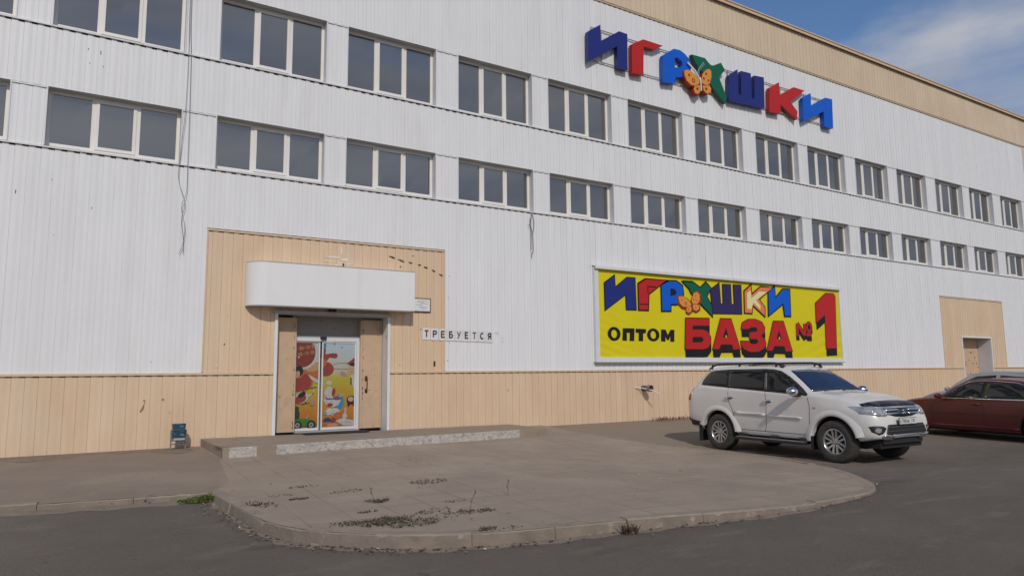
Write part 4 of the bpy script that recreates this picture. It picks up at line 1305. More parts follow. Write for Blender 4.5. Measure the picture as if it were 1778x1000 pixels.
weed('weed', *WEED[9], .17, .09, 130, gm, 'bushy right half of the widest weed patch behind the front kerb', GW, .15, 1.9, .8)
weed('weed', WEED[8][0]-.02, WEED[8][1], .18, .10, 190, gm, 'thickest dark weed patch behind the front kerb', GW, .1, 1.6, .75)
weed('weed', *WEED[7], .11, .07, 60, gm, 'low dry weed clump by the kerb joint, left of the thickest weed patch', GW, .1, 1.6, .7)
weed('weed', *WEED[5], .11, .08, 80, gm, 'dense mid-apron weed with upright dry stems', GW, .2, 1.6, .6)
for k in (1, 2, 3, 4, 6, 10, 11, 12, 13, 15, 16, 17, 18):
    weed('weed', *WEED[k], .06+.025*(k % 3), .04+.012*(k % 2), 26+8*(k % 4), gm if k % 3 else gb, 'small sparse weed sprig in a joint of the grey paving', GW, .1*(k % 4), 2.4, .9)
def stem(x, y, h, label, lean=(0, 0)):
    z = za(x, y)
    mb = MB()
    mb.tube(smooth_line3([(0, 0, 0), (lean[0]*.4, lean[1]*.4, h*.5), (lean[0], lean[1], h)]), .0025, gb, 5)
    rng = random.Random(3)
    for i in range(9):
        q = h*(.35+.65*i/9); a = rng.uniform(0, 6.28)
        c_ = Vector((lean[0]*q/h, lean[1]*q/h, q)); d_ = Vector((math.cos(a)*.025, math.sin(a)*.025, .03))
        mb.face([c_, c_+d_*.6+Vector((0, 0, .012)), c_+d_], gb)
    o = mb.build('tall_weed', loc=(x, y, z)); tag(o, label, 'weed', GW)
stem(WEED[22][0], WEED[22][1], .20, 'single thin upright dry stem standing alone on the right of the apron')
stem(WEED[5][0]-.04, WEED[5][1], .17, 'thin dry stem rising from the dense mid-apron weed', (-.06, 0))
stem(WEED[14][0]-.12, WEED[14][1]+.05, .22, 'thin dry stem leaning over the forked weed', (.08, 0))
weed('weed', 5.10, -10.22, .07, .13, 70, gb, 'brown dry weed growing from the gap between two front kerb stones', None, 0, 1.4)
weed('weed', 2.05, -7.2, .13, .04, 60, gb, 'low brown weed lying along the inner joint of the left kerb', None, 1.9, 2.2, .6)
weed('weed', 15.4, -.35, .22, .14, 160, gm, 'dark weed clump at the foot of the beige wall left of the white SUV', None, 0, 3.2)
weed('weed', 16.6, -.40, .2, .16, 120, gb, 'brown weed clump at the foot of the beige wall just behind the white SUV', None, 0, 2.4)
weed('weed', 2.66, -1.9, .03, .06, 14, gb, 'tiny weed in the corner of the doorstep', None)
rng = random.Random(8)
mb = MB()
for i in range(1100):
    u = rng.random()
    x = 1.68-.42*u*rng.uniform(.2, 1); y = -5.98+rng.uniform(-.20, .08)*(1-.6*u)
    z = zr(x, y)+.015
    tuft(mb, x, y, z, .02, .11*(1-.75*u), 1, gg if rng.random() < .85 else gb, rng, .2)
tag(mb.build('grass'), 'bright green grass growing in the inner corner of the kerb', kind='stuff')
lm_ = [mat('leaf_red_brown', (.14, .06, .045), .8), mat('leaf_tan', (.22, .155, .10), .8), mat('paper_bit', (.6, .58, .54), .8), mat('pebble_grey', (.27, .235, .20), .9)]
mb = MB()
for i in range(600):
    s = rng.random()
    if s < .75:
        j = min(int(abs(rng.gauss(.28, .22))*len(KBs)), len(KBs)-2)
        p = Vector(KBs[j]); t_ = (Vector(KBs[j+1])-p).normalized(); nn = Vector((t_.y, -t_.x))
        q = p+t_*rng.random()*.2+nn*(abs(rng.gauss(.04, .10))+.04)
        z = zr(q.x, q.y)+.018
    else:
        q = Vector((rng.uniform(-1, 10), rng.uniform(-9.8, -.6))); z = max(za(q.x, q.y), zr(q.x, q.y))+.006
    r_ = rng.uniform(.008, .03); a = rng.uniform(0, 6.28)
    m = lm_[0 if rng.random() < .5 else 1 if rng.random() < .5 else 2 if rng.random() < .14 else 3]
    pts = [(q.x+r_*math.cos(a+b)*c_, q.y+r_*math.sin(a+b)*c_, z+rng.uniform(0, .010)) for b, c_ in ((0, 1), (1.3, .55), (3.1, 1), (4.6, .6))]
    mb.face(pts, m)
tag(mb.build('leaf_litter'), 'dead leaves and scraps lying along the kerb and paving', kind='stuff')

# ------------------------------------------------------------------ cars
def pchip(xs, ys):
    xs, ys = np.array(xs, float), np.array(ys, float)
    h = np.diff(xs); d = np.diff(ys)/h
    m = np.zeros(len(xs))
    m[0], m[-1] = d[0], d[-1]
    for i in range(1, len(xs)-1):
        if d[i-1]*d[i] > 0:
            w1, w2 = 2*h[i]+h[i-1], h[i]+2*h[i-1]
            m[i] = (w1+w2)/(w1/d[i-1]+w2/d[i])
    def f(x):
        x = min(max(x, xs[0]), xs[-1])
        i = min(max(int(np.searchsorted(xs, x))-1, 0), len(xs)-2)
        t = (x-xs[i])/h[i]
        return float((2*t**3-3*t*t+1)*ys[i] + (t**3-2*t*t+t)*h[i]*m[i] + (-2*t**3+3*t*t)*ys[i+1] + (t**3-t*t)*h[i]*m[i+1])
    return f

M_TYRE = mat('tyre_rubber', (.030, .028, .026), .85, var=.3, nscale=12, col2=(.07, .06, .05), bump=.2, bscale=60)
M_ALLOY = mat('alloy_wheel', (.50, .50, .51), .32, metal=.75, var=.15, nscale=6)
M_BLACK = mat('black_plastic', (.018, .018, .019), .55)
M_UNDER = mat('underbody', (.012, .011, .010), .9)
M_CHROME = mat('chrome', (.75, .76, .78), .12, metal=1)
M_CGLASS = mat('car_glass', (.012, .013, .013), .05, spec=.4)
M_WS = mat('windscreen_glass', (.012, .016, .04), .03, spec=.9)  # blue in the base colour stands for sky mirrored in the screen
M_WS.node_tree.nodes['Principled BSDF'].inputs['IOR'].default_value = 1.7
M_LAMP = mat('headlamp_glass', (.62, .63, .64), .08, spec=.8, metal=.35, var=.55, nscale=9)
M_RED = mat('tail_lamp', (.30, .015, .012), .15, spec=.7)
M_GAP = mat('shut_line', (.03, .03, .03), .8)

class Body:
    """smooth car shell lofted from cross sections along its length, symmetric about y = 0; x forwards"""
    def __init__(s, tab, front_sh, rear_sh, name, paint, root, wheels, well_r):
        xs = tab['x']
        F = {k: pchip(xs, v) for k, v in tab.items() if k != 'x'}
        xa = []
        for a, b in zip(xs, xs[1:]):
            n = max(2, int((b-a)/.06))
            xa += [a+(b-a)*i/n for i in range(n)]
        xa.append(xs[-1])
        rows = []
        for x in xa:
            g = {k: f(x) for k, f in F.items()}
            zm = g['zm']
            pts = [(0, g['zb']), (g['w1']*.85, g['zb']), (g['w1'], g['zb']+.05), (g['w2']-.006, (g['zb']+zm)/2+.03), (g['w2'], zm), (g['w2']-.006, zm+(g['zs']-zm)*.55), (g['w3'], g['zs']),
                   (g['w3']-.018, g['zs']+.028), (g['w3']+(g['w4']-g['w3'])*.55, g['zs']+.02+(g['z4']-g['zs'])*.56), (g['w4'], g['z4']), (g['w4']-.055, g['z4']+(g['z5']-g['z4'])*.55), (g['w4']*.55, g['z5']-.012), (0, g['z5'])]
            fine = []
            for i in range(len(pts)-1):
                p0, p1, p2, p3 = pts[max(i-1, 0)], pts[i], pts[i+1], pts[min(i+2, len(pts)-1)]
                for j in range(4):
                    t = j/4
                    q = [.5*(2*p1[c]+(p2[c]-p0[c])*t+(2*p0[c]-5*p1[c]+4*p2[c]-p3[c])*t*t+(3*p1[c]-p0[c]-3*p2[c]+p3[c])*t**3)*.75 + .25*(p1[c]+(p2[c]-p1[c])*t) for c in (0, 1)]
                    fine.append((max(q[0], 0), q[1]))
            fine.append(pts[-1])
            ring = [(x+front_sh(x, z)+rear_sh(x, z), y, z) for y, z in fine]
            rows.append([(a, -b, c) for a, b, c in ring[::-1]][:-1] + ring)
        mb = MB()
        mb.grid(rows, paint)
        mb.mi(M_UNDER)
        # seam along the bottom and the two end caps
        for r in (rows[0], rows[-1]):
            cx = sum(p[0] for p in r)/len(r)
            mb.face([p for p in r], paint)
        o = mb.build(name, root, smooth=38)
        me = o.data
        bm = bmesh.new(); bm.from_mesh(me)
        bmesh.ops.remove_doubles(bm, verts=bm.verts, dist=2e-4)
        bmesh.ops.holes_fill(bm, edges=[e for e in bm.edges if e.is_boundary])
        bmesh.ops.recalc_face_normals(bm, faces=bm.faces)
        bm.to_mesh(me)
        s.bvh = BVHTree.FromBMesh(bm)
        bm.free()
        # wheel wells cut out of the shell
        cut = MB(); cut.mi(paint); cut.mi(M_UNDER)
        for wx, wz in wheels:
            for sgn in (-1, 1):
                c = (wx, sgn*.56, wz)
                n = 40
                ra = [(wx+well_r*math.cos(2*math.pi*k/n), sgn*.50, wz+well_r*math.sin(2*math.pi*k/n)) for k in range(n)]
                rb = [(p[0], sgn*1.3, p[2]) for p in ra]
                cut.grid([ra, rb], M_UNDER, True)
                cut.face(ra, M_UNDER); cut.face(rb[::-1], M_UNDER)
        co = cut.build('well_cutter', weld=True)
        bm = bmesh.new(); bm.from_mesh(co.data); bmesh.ops.recalc_face_normals(bm, faces=bm.faces); bm.to_mesh(co.data); bm.free()
        md = o.modifiers.new('wells', 'BOOLEAN'); md.operation = 'DIFFERENCE'; md.object = co; md.solver = 'EXACT'
        # evaluated with the parents at the origin, so that shell and cutter share one space
        keep = root.matrix_basis.copy()
        root.matrix_basis = Matrix.Identity(4)
        bpy.context.view_layer.update()
        dg = bpy.context.evaluated_depsgraph_get()
        nm = bpy.data.meshes.new_from_object(o.evaluated_get(dg))
        root.matrix_basis = keep
        o.modifiers.clear()
        o.data = nm
        bpy.data.objects.remove(co)
        s.o, s.root = o, root
    def patch(s, name, poly, view, m, off=.004, step=.06, parent=None, thick=0., rim=None, smooth=60):
        """a panel laid on the shell: outline drawn in a side, front or rear elevation, pushed onto the surface"""
        v, f = clip_grid(poly, step)
        out = []
        for a, b in v:
            if view == 'right': o_, d = Vector((a, -2, b)), Vector((0, 1, 0))
            elif view == 'left': o_, d = Vector((a, 2, b)), Vector((0, -1, 0))
            elif view == 'front': o_, d = Vector((4, a, b)), Vector((-1, 0, 0))
            elif view == 'rear': o_, d = Vector((-4, a, b)), Vector((1, 0, 0))
            elif view == 'top': o_, d = Vector((a, b, 4)), Vector((0, 0, -1))
            hit, n, _, _ = s.bvh.ray_cast(o_, d)
            if hit is None:
                hit, n, _, _ = s.bvh.find_nearest(o_ + d*(2 if view in ('right', 'left') else 1.8))
            if n.dot(d) > 0: n = -n
            out.append(hit + n*off)
        mb = MB()
        mb.v = [tuple(p) for p in out]; mb.f = f; mb.m = [mb.mi(m)]*len(f)
        o = mb.build(name, parent or s.root, smooth=smooth)
        bm = bmesh.new(); bm.from_mesh(o.data)
        sgn = sum((q.normal.dot(-d))*q.calc_area() for q in bm.faces)
        if sgn < 0: bmesh.ops.reverse_faces(bm, faces=bm.faces)
        # turn the rim down to the shell so that it reads as a solid panel
        ed = [e for e in bm.edges if e.is_boundary]
        r_ = bmesh.ops.extrude_edge_only(bm, edges=ed)
        for q in r_['geom']:
            if isinstance(q, bmesh.types.BMVert): q.co += d*(off+.004)
        bm.to_mesh(o.data); bm.free()
        return o
    def line(s, pts, view, w, m, off=.0025):
        P = [Vector(p) for p in pts]
        left, right = [], []
        for i, p in enumerate(P):
            t = (P[min(i+1, len(P)-1)]-P[max(i-1, 0)]).normalized(); n = Vector((-t.y, t.x))*w/2
            left.append(tuple(p+n)); right.append(tuple(p-n))
        return left + right[::-1]
    def seams(s, name, lines, view, w=.009, off=.0025):
        mb = MB()
        for L in lines:
            L2 = []
            for a, b in zip(L, L[1:]):
                n = max(1, int(math.dist(a, b)/.05))
                L2 += [(a[0]+(b[0]-a[0])*i/n, a[1]+(b[1]-a[1])*i/n) for i in range(n)]
            L2.append(L[-1])
            poly = s.line(L2, view, w, None)
            k = len(L2)
            pr = []
            for a, b in poly:
                o_, d = (Vector((a, -2, b)), Vector((0, 1, 0))) if view == 'right' else (Vector((a, 2, b)), Vector((0, -1, 0))) if view == 'left' else (Vector((a, b, 4)), Vector((0, 0, -1))) if view == 'top' else (Vector((4, a, b)), Vector((-1, 0, 0)))
                hit, n, _, _ = s.bvh.ray_cast(o_, d)
                if hit is None: hit, n, _, _ = s.bvh.find_nearest(o_+d*1.2)
                if n.dot(d) > 0: n = -n
                pr.append(hit+n*off)
            for i in range(k-1):
                mb.face([pr[i], pr[i+1], pr[2*k-2-i], pr[2*k-1-i]], M_GAP)
        return mb.build(name, s.root)

def wheel(root, x, side, z, r, rim, w, style):
    """tyre with tread shoulder, spoked alloy inside; side -1 right, +1 left; outer face at |y| = w[1]"""
    yo, wd = w
    o = empty('wheel', (x, side*(yo-wd/2), z)); o.parent = root
    t = MB()
    h = wd/2
    t.lathe([(rim, -h*.86), (rim+.02, -h*.97), ((rim+r)/2, -h), (r-.03, -h*.94), (r-.008, -h*.80), (r, -h*.6), (r, h*.6), (r-.008, h*.80), (r-.03, h*.94), ((rim+r)/2, h), (rim+.02, h*.97), (rim, h*.86), (rim-.015, h*.5), (rim-.015, -h*.5), (rim, -h*.86)], (0, 0, 0), (0, 1, 0), M_TYRE, 48)
    t.build('tyre', o, smooth=35)
    a = MB()
    s = side
    a.lathe([(rim+.004, s*h*.86), (rim-.012, s*h*.90), (rim-.022, s*h*.80), (rim-.028, s*h*.2)], (0, 0, 0), (0, 1, 0), M_ALLOY, 48)
    a.lathe([(rim-.02, s*h*.25), (.02, s*h*.2), (0.001, s*h*.2)], (0, 0, 0), (0, 1, 0), M_UNDER, 32)
    a.lathe([(.15, s*h*.27), (.14, s*h*.30), (.05, s*h*.30)], (0, 0, 0), (0, 1, 0), M_TYRE, 24)
    a.lathe([(.06, s*h*.5), (.055, s*h*.70), (.036, s*h*.74), (.034, s*h*.66), (.001, s*h*.68)], (0, 0, 0), (0, 1, 0), M_ALLOY, 20)
    n, pair, wi, wo = style
    for k in range(n):
        for q in ((-pair, pair) if pair else (0,)):
            a0 = 2*math.pi*k/n
            pts = []
            for rr, ang, ww, yy in ((.045, a0+q*.5, wi, s*h*.66), (.10, a0+q*.75, (wi+wo)/2, s*h*.72), (rim-.016, a0+q*1.25, wo, s*h*.84)):
                c = Vector((rr*math.cos(ang), 0, rr*math.sin(ang))); tn = Vector((-math.sin(ang), 0, math.cos(ang)))
                pts.append([c-tn*ww/2+Vector((0, yy-s*.045, 0)), c-tn*ww*.38+Vector((0, yy, 0)), c+tn*ww*.38+Vector((0, yy, 0)), c+tn*ww/2+Vector((0, yy-s*.045, 0))])
            a.grid(pts, M_ALLOY)
    for k in range(5):
        an = 2*math.pi*k/5+.3
        a.lathe([(.009, s*h*.70), (.009, s*h*.73), (.001, s*h*.73)], (.030*math.cos(an)*1.6, 0, .030*math.sin(an)*1.6), (0, 1, 0), M_BLACK, 8)
    a.build('rim', o, smooth=40)
    return o

def arch_flare(root, wx, wz, side, r0, r1, yb, yo, m, a0=-12, a1=192):
    mb = MB()
    rows = []
    for i in range(37):
        a = R(a0+(a1-a0)*i/36)
        rows.append([(wx+r*math.cos(a), side*y, wz+r*math.sin(a)) for r, y in ((r0, yb-.10), (r0-.004, yo-.014), (r0+.012, yo), (r0+.045, yo-.002), (r1-.02, yo-.022), (r1+.03, yb-.03))])
    mb.grid(rows, m)
    mb.face(rows[0], m); mb.face(rows[-1][::-1], m)
    return mb.build('wheel_arch_flare', root, smooth=45)

def mirror(root, c, side, m, shell, w=.10, h=.16, d=.24):
    o_ = Vector(c)
    mb = MB()
    rows = []
    for i in range(9):
        t = i/8; q = math.sin(math.pi*min(max(t, .06), .94))**.5
        cx = o_ + Vector((0, side*(t-.1)*d, .02*t))
        rows.append([(cx.x + w*q*math.cos(a)*(1 if math.cos(a) > 0 else .35), cx.y, cx.z + h/2*q*math.sin(a)) for a in np.linspace(0, 2*math.pi, 17)[:-1]])
    mb.grid(rows, shell, True)
    mb.face(rows[0], shell); mb.face(rows[-1][::-1], shell)
    ob = mb.build('mirror', root, smooth=60)
    st = MB(); st.box(o_.x-.05, o_.x+.05, min(o_.y-side*.13, o_.y+side*.04), max(o_.y-side*.13, o_.y+side*.04), o_.z-h*.52, o_.z-h*.30, m)
    st.build('mirror_arm', ob)
    return ob

def handle(root, body, x, z, view, m):
    side = -1 if view == 'right' else 1
    hit, n, _, _ = body.bvh.ray_cast(Vector((x, side*2, z)), Vector((0, -side, 0)))
    mb = MB()
    y = hit.y
    mb.tube([(x-.10, y, z), (x-.085, y+side*.035, z+.004), (x+.07, y+side*.04, z+.006), (x+.10, y, z+.004)], [.012, .016, .016, .012], m, 10)
    o = mb.build('door_handle', root, smooth=50)
    cup = body.patch('handle_cup_shade', ell(x+.005, z-.006, .075, .03, n=16), view, M_GAP, off=.002, step=.03, parent=o)  # flat dark patch painted for the shade in the hollow behind the handle
    return o

# ---- white SUV, nose towards the road
def white_suv():
    root = empty('parked_suv', (12.90, -6.67, -.255), R(-92.3))
    tag(root, 'white SUV parked nose-out with black bonnet deflector, roof rails and chrome mirrors', 'car', 'cars parked by the wall')
    paint = mat('white_car_paint', (.70, .68, .64), .28, spec=.5, coat=.5, var=.05, nscale=1.5)
    layer(paint, (.42, .39, .35), 2.2, .56, .80, .35)
    T = dict(
        x=[-2.44, -2.36, -2.2, -1.9, -1.4, -.7, 0, .25, .62, 1.0, 1.3, 1.6, 1.9, 2.05, 2.16, 2.24],
        zb=[.56, .50, .44, .40, .37, .36, .36, .36, .36, .36, .36, .38, .42, .45, .47, .50],
        zm=[.84, .84, .84, .84, .84, .83, .82, .82, .82, .82, .82, .80, .78, .77, .76, .75],
        w1=[.68, .77, .83, .85, .85, .85, .85, .85, .85, .85, .85, .85, .84, .80, .73, .60],
        w2=[.72, .82, .88, .895, .90, .895, .89, .89, .89, .895, .90, .90, .88, .84, .77, .64],
        w3=[.68, .78, .84, .862, .868, .87, .872, .872, .872, .87, .86, .845, .82, .78, .72, .60],
        zs=[1.22, 1.26, 1.30, 1.31, 1.29, 1.26, 1.23, 1.215, 1.20, 1.18, 1.15, 1.11, 1.05, 1.00, .97, .94],
        w4=[.55, .60, .63, .65, .665, .67, .665, .665, .71, .80, .785, .74, .70, .66, .60, .48],
        z4=[1.58, 1.63, 1.68, 1.715, 1.74, 1.745, 1.725, 1.66, 1.455, 1.235, 1.20, 1.16, 1.095, 1.045, 1.00, .96],
        z5=[1.64, 1.69, 1.735, 1.77, 1.795, 1.80, 1.785, 1.725, 1.51, 1.28, 1.245, 1.205, 1.14, 1.085, 1.035, .985])
    fs = lambda x, z: -.10*sm(1.5, 2.2, x)*max(0, (z-.72)/.35)**1.3
    rs = lambda x, z: .46*sm(-1.6, -2.4, x) * max(0, (z-1.12)/.62) if x < -1.6 else 0
    rs = lambda x, z: (.46*(1-sm(-2.4, -1.5, x))*max(0, (z-1.12)/.62))
    Bd = Body(T, fs, rs, 'body', paint, root, [(1.4, .385), (-1.4, .385)], .47)
    top = [(-1.91, 1.39), (-1.90, 1.47), (-1.85, 1.56), (-1.77, 1.645), (-1.64, 1.682), (-1.2, 1.702), (-.25, 1.706), (-.02, 1.69), (.14, 1.655), (.34, 1.56)]
    belt = lambda x: 1.395 + (x+1.91)*(1.225-1.395)/(.80+1.91)
    for side in ('right', 'left'):
        # one dark band from the rear quarter to the mirror, split by the pillars
        Bd.patch('window_surround', [(-1.94, belt(-1.93)-.012), (-1.93, 1.49), (-1.87, 1.59), (-1.78, 1.665), (-1.64, 1.70), (-1.2, 1.72), (-.25, 1.724), (-.01, 1.71), (.15, 1.675), (.35, 1.575), (.55, 1.45), (.74, 1.325), (.86, 1.235), (.86, belt(.86)-.02)], side, M_BLACK, off=.003)
        Bd.patch('side_window', [(-1.90, belt(-1.9)+.012), (-1.89, 1.47), (-1.84, 1.56), (-1.76, 1.635), (-1.63, 1.672), (-1.22, 1.69), (-1.15, belt(-1.15)+.012)], side, M_CGLASS, off=.006)
        Bd.patch('side_window', [(-1.11, belt(-1.11)+.012), (-1.17, 1.69), (-.26, 1.694), (-.16, belt(-.16)+.012)], side, M_CGLASS, off=.006)
        Bd.patch('side_window', [(-.07, belt(-.07)+.012), (-.15, 1.694), (-.02, 1.682), (.13, 1.645), (.33, 1.545), (.52, 1.42), (.62, 1.35), (.62, belt(.62)+.012)], side, M_CGLASS, off=.006)
        Bd.patch('pillar_trim', [(-.155, belt(-.15)+.004), (-.23, 1.69), (-.19, 1.69), (-.10, belt(-.1)+.004)], side, mat('pillar_grey', (.10, .10, .10), .3), off=.010, step=.1)
        Bd.patch('wind_deflector', [(-1.16, 1.635), (-1.16, 1.705), (-.26, 1.712), (-.02, 1.70), (.14, 1.664), (.36, 1.555), (.31, 1.53), (.10, 1.615), (-.04, 1.645), (-.26, 1.652)], side, mat('smoked_acrylic', (.012, .012, .013), .12), off=.016, step=.1)
        Bd.seams('door_seam', [[(-.13, belt(-.13)), (-.10, 1.0), (-.12, .60), (-.16, .48)], [(.86, 1.21), (.92, 1.0), (.90, .62), (.80, .48)], [(-1.12, belt(-1.1)), (-1.10, 1.08), (-.98, .86), (-.92, .60), (-.86, .48)], [(-.86, .48), (.80, .47)]], side, .010)
        Bd.patch('side_moulding', [(-.93, .80), (-.93, .85), (-.14, .825), (-.14, .775)], side, paint, off=.022, step=.12)
        Bd.patch('side_moulding', [(-.09, .775), (-.09, .822), (.70, .795), (.74, .77), (.70, .75)], side, paint, off=.022, step=.12)
        handle(root, Bd, -1.06, 1.13, side, M_CHROME)
        handle(root, Bd, -.06, 1.08, side, M_CHROME)
        s = -1 if side == 'right' else 1
        for wx in (1.4, -1.4):
            arch_flare(root, wx, .385, s, .465, .585, .90, .922, paint, *((12, 182) if wx > 0 else (4, 166)))
        mirror(root, (.68, s*.97, 1.275), s, M_BLACK, M_CHROME, .13, .17, .25)
        sb = MB()
        sb.box(-.86, .84, s*.93-.07, s*.93+.07, .285, .335, M_BLACK)
        sb.box(-.84, .82, s*.93-.06, s*.93+.06, .335, .345, M_ALLOY)
        for x in (-.75, .05, .74): sb.box(x-.09, x+.09, s*.80-.09, s*.80+.15*0+.09, .30, .40, M_BLACK)
        sb.build('side_step', root)
        rl = MB()
        rl.tube(smooth_line3([(-1.88, s*.60, 1.735), (-1.70, s*.60, 1.815), (-1.45, s*.60, 1.835), (-.8, s*.60, 1.845), (-.2, s*.60, 1.842), (-.02, s*.60, 1.825), (.14, s*.60, 1.752)]), .019, M_BLACK, 8)
        for x in (-1.80, -1.02, -.05, .08): rl.tube([(x, s*.60, 1.73), (x+.02, s*.60, 1.83)], .022, M_BLACK, 6)
        rl.build('roof_rail', root, smooth=50)
        Bd.patch('tail_lamp', [(-2.40, 1.04), (-2.40, 1.17), (-2.30, 1.36), (-2.24, 1.27), (-2.24, 1.10), (-2.26, 1.04)], side, M_RED, off=.010)
        Bd.patch('rear_bumper_trim', [(-2.46, .44), (-2.46, .68), (-2.10, .60), (-1.92, .58), (-1.90, .40)], side, M_BLACK, off=.012, step=.1)
        Bd.patch('indicator', ell(1.02, .985, .035, .02, n=12), side, M_LAMP, off=.006, step=.03)
        fl_ = MB(); fl_.box(-1.95, -1.93, s*.80-.13, s*.80+.12, .16, .52, M_BLACK); fl_.box(.93, .945, s*.80-.12, s*.80+.10, .20, .46, M_BLACK); fl_.build('mud_flap', root)
    Bd.patch('windscreen', [(-.76, 1.275), (-.4, 1.295), (0, 1.305), (.4, 1.295), (.76, 1.275), (.70, 1.42), (.605, 1.655), (.56, 1.685), (0, 1.705), (-.56, 1.685), (-.605, 1.655), (-.70, 1.42)], 'front', M_WS, off=.006)
    wp = MB()
    for y0, y1 in ((-.55, .02), (.0, .50)):
        wp.tube([(1.02, y0, 1.295), (.985, (y0+y1)/2, 1.325), (.98, y1, 1.335)], .010, M_BLACK, 6)
    wp.build('wiper', root)
    im = MB(); im.box(.36, .40, -.12, .12, 1.60, 1.66, M_BLACK); im.build('inner_mirror', root)
    ant = MB(); ant.tube([(.05, -.46, 1.76), (.03, -.46, 1.81), (-.05, -.46, 1.83)], [.022, .014, .008], M_BLACK, 8); ant.build('aerial', root)
    # nose
    df = mat('smoked_deflector', (.012, .013, .022), .30, spec=.35)
    Bd.patch('bonnet_deflector', [(-.78, 1.03), (-.78, 1.06), (-.6, 1.085), (-.3, 1.10), (0, 1.105), (.3, 1.10), (.6, 1.085), (.78, 1.06), (.78, 1.03), (.5, 1.02), (0, 1.02), (-.5, 1.02)], 'front', df, off=.022)
    Bd.patch('grille', [(-.50, .995), (.50, .995), (.47, .90), (.25, .855), (0, .845), (-.25, .855), (-.47, .90)], 'front', mat('grille_black', (.012, .013, .022), .35), off=.010)
    for z in (.965, .905):
        Bd.patch('grille_bar', [(-.485, z+.016), (-.14, z+.010), (-.14, z-.012), (-.485, z-.010)], 'front', M_CHROME, off=.022)
        Bd.patch('grille_bar', [(.14, z+.010), (.485, z+.016), (.485, z-.010), (.14, z-.012)], 'front', M_CHROME, off=.022)
    Bd.patch('grille_bar', [(-.15, .99), (.15, .99), (.13, .865), (0, .855), (-.13, .865)], 'front', mat('grille_centre', (.05, .055, .075), .3, metal=.5), off=.014)
    for a in (90, 210, 330):
        c = (.030*math.cos(R(a)), .92+.030*math.sin(R(a)))
        e1 = (math.cos(R(a)), math.sin(R(a))); e2 = (-e1[1], e1[0])
        Bd.patch('badge', [(0, .92), (c[0]+e2[0]*.018, c[1]+e2[1]*.018), (2*.030*e1[0], .92+2*.030*e1[1]), (c[0]-e2[0]*.018, c[1]-e2[1]*.018)], 'front', M_CHROME, off=.032, step=.1)
    for s in (-1, 1):
        Bd.patch('headlight', [(s*.50, .995), (s*.70, 1.01), (s*.80, 1.03), (s*.86, 1.03), (s*.86, .91), (s*.70, .865), (s*.51, .875)], 'front', M_LAMP, off=.012)
        Bd.patch('headlight', [(1.93, 1.05), (2.10, 1.02), (2.14, .90), (1.98, .935)], 'right' if s < 0 else 'left', M_LAMP, off=.012)
        fg = Bd.patch('fog_lamp', [(s*.60, .665), (s*.66, .70), (s*.78, .705), (s*.83, .69), (s*.80, .60), (s*.72, .55), (s*.66, .57)], 'front', M_BLACK, off=.008)
        Bd.patch('fog_lens', ell(s*.73, .625, .042, .042, n=14), 'front', M_LAMP, off=.016, step=.04, parent=fg)
        Bd.patch('skid_trim', [(s*.40, .525), (s*.64, .555), (s*.66, .52), (s*.62, .49), (s*.42, .485)], 'front', M_CHROME, off=.030)
    Bd.patch('lower_grille', [(-.52, .72), (.52, .72), (.60, .56), (.42, .53), (-.42, .53), (-.60, .56)], 'front', M_BLACK, off=.008)
    for z in (.68, .61):
        Bd.patch('lower_grille_bar', [(-.54, z), (.54, z), (.54, z-.012), (-.54, z-.012)], 'front', mat('grille_grey', (.06, .06, .06), .4), off=.016)
    Bd.patch('skid_trim', [(-.42, .545), (.42, .545), (.42, .515), (-.42, .515)], 'front', mat('satin_trim', (.40, .40, .41), .3, metal=.6), off=.026)
    ch = MB()
    ch.box(1.75, 2.12, -.62, .62, .30, .47, M_UNDER); ch.box(-2.2, 1.8, -.55, .55, .27, .40, M_UNDER)
    ch.box(1.95, 2.17, -.58, .58, .38, .50, M_BLACK)
    ch.build('underbody', root)
    # number plate
    pl_ = MB()
    yx = 2.275
    pl_.box(yx-.012, yx, -.262, .262, .715, .832, M_BLACK)
    p2 = MB()
    p2.box(yx, yx+.004, -.255, .255, .722, .825, mat('plate_white', (.62, .62, .60), .4))
    o = pl_.build('number_plate', root); q = p2.build('plate_face', o)
    tx = MB()
    bk = mat('plate_black', (.015, .015, .015), .5)
    def wr(text, y0, z0, h, w_):
        mm = MB(); write(mm, text, 0, 0, h, w_, bk, 0)
        for f_, mi_ in zip(mm.f, mm.m):
            tx.face([(yx+.0055, y0+mm.v[i][0], z0+mm.v[i][2]) for i in f_], bk)
    wr('Е', -.235, .742, .045, .010); wr('700', -.185, .742, .062, .011); wr('МС', -.025, .742, .045, .010); wr('30', .125, .755, .045, .009)
    tx.box(yx+.004, yx+.0055, .095, .099, .725, .822, bk)
    tx.build('plate_text', o)
    for x in (1.4, -1.4):
        for s in (-1, 1): wheel(root, x, s, .385, .385, .232, (.90, .26), (6, .26, .040, .046))
    return root
white_suv()

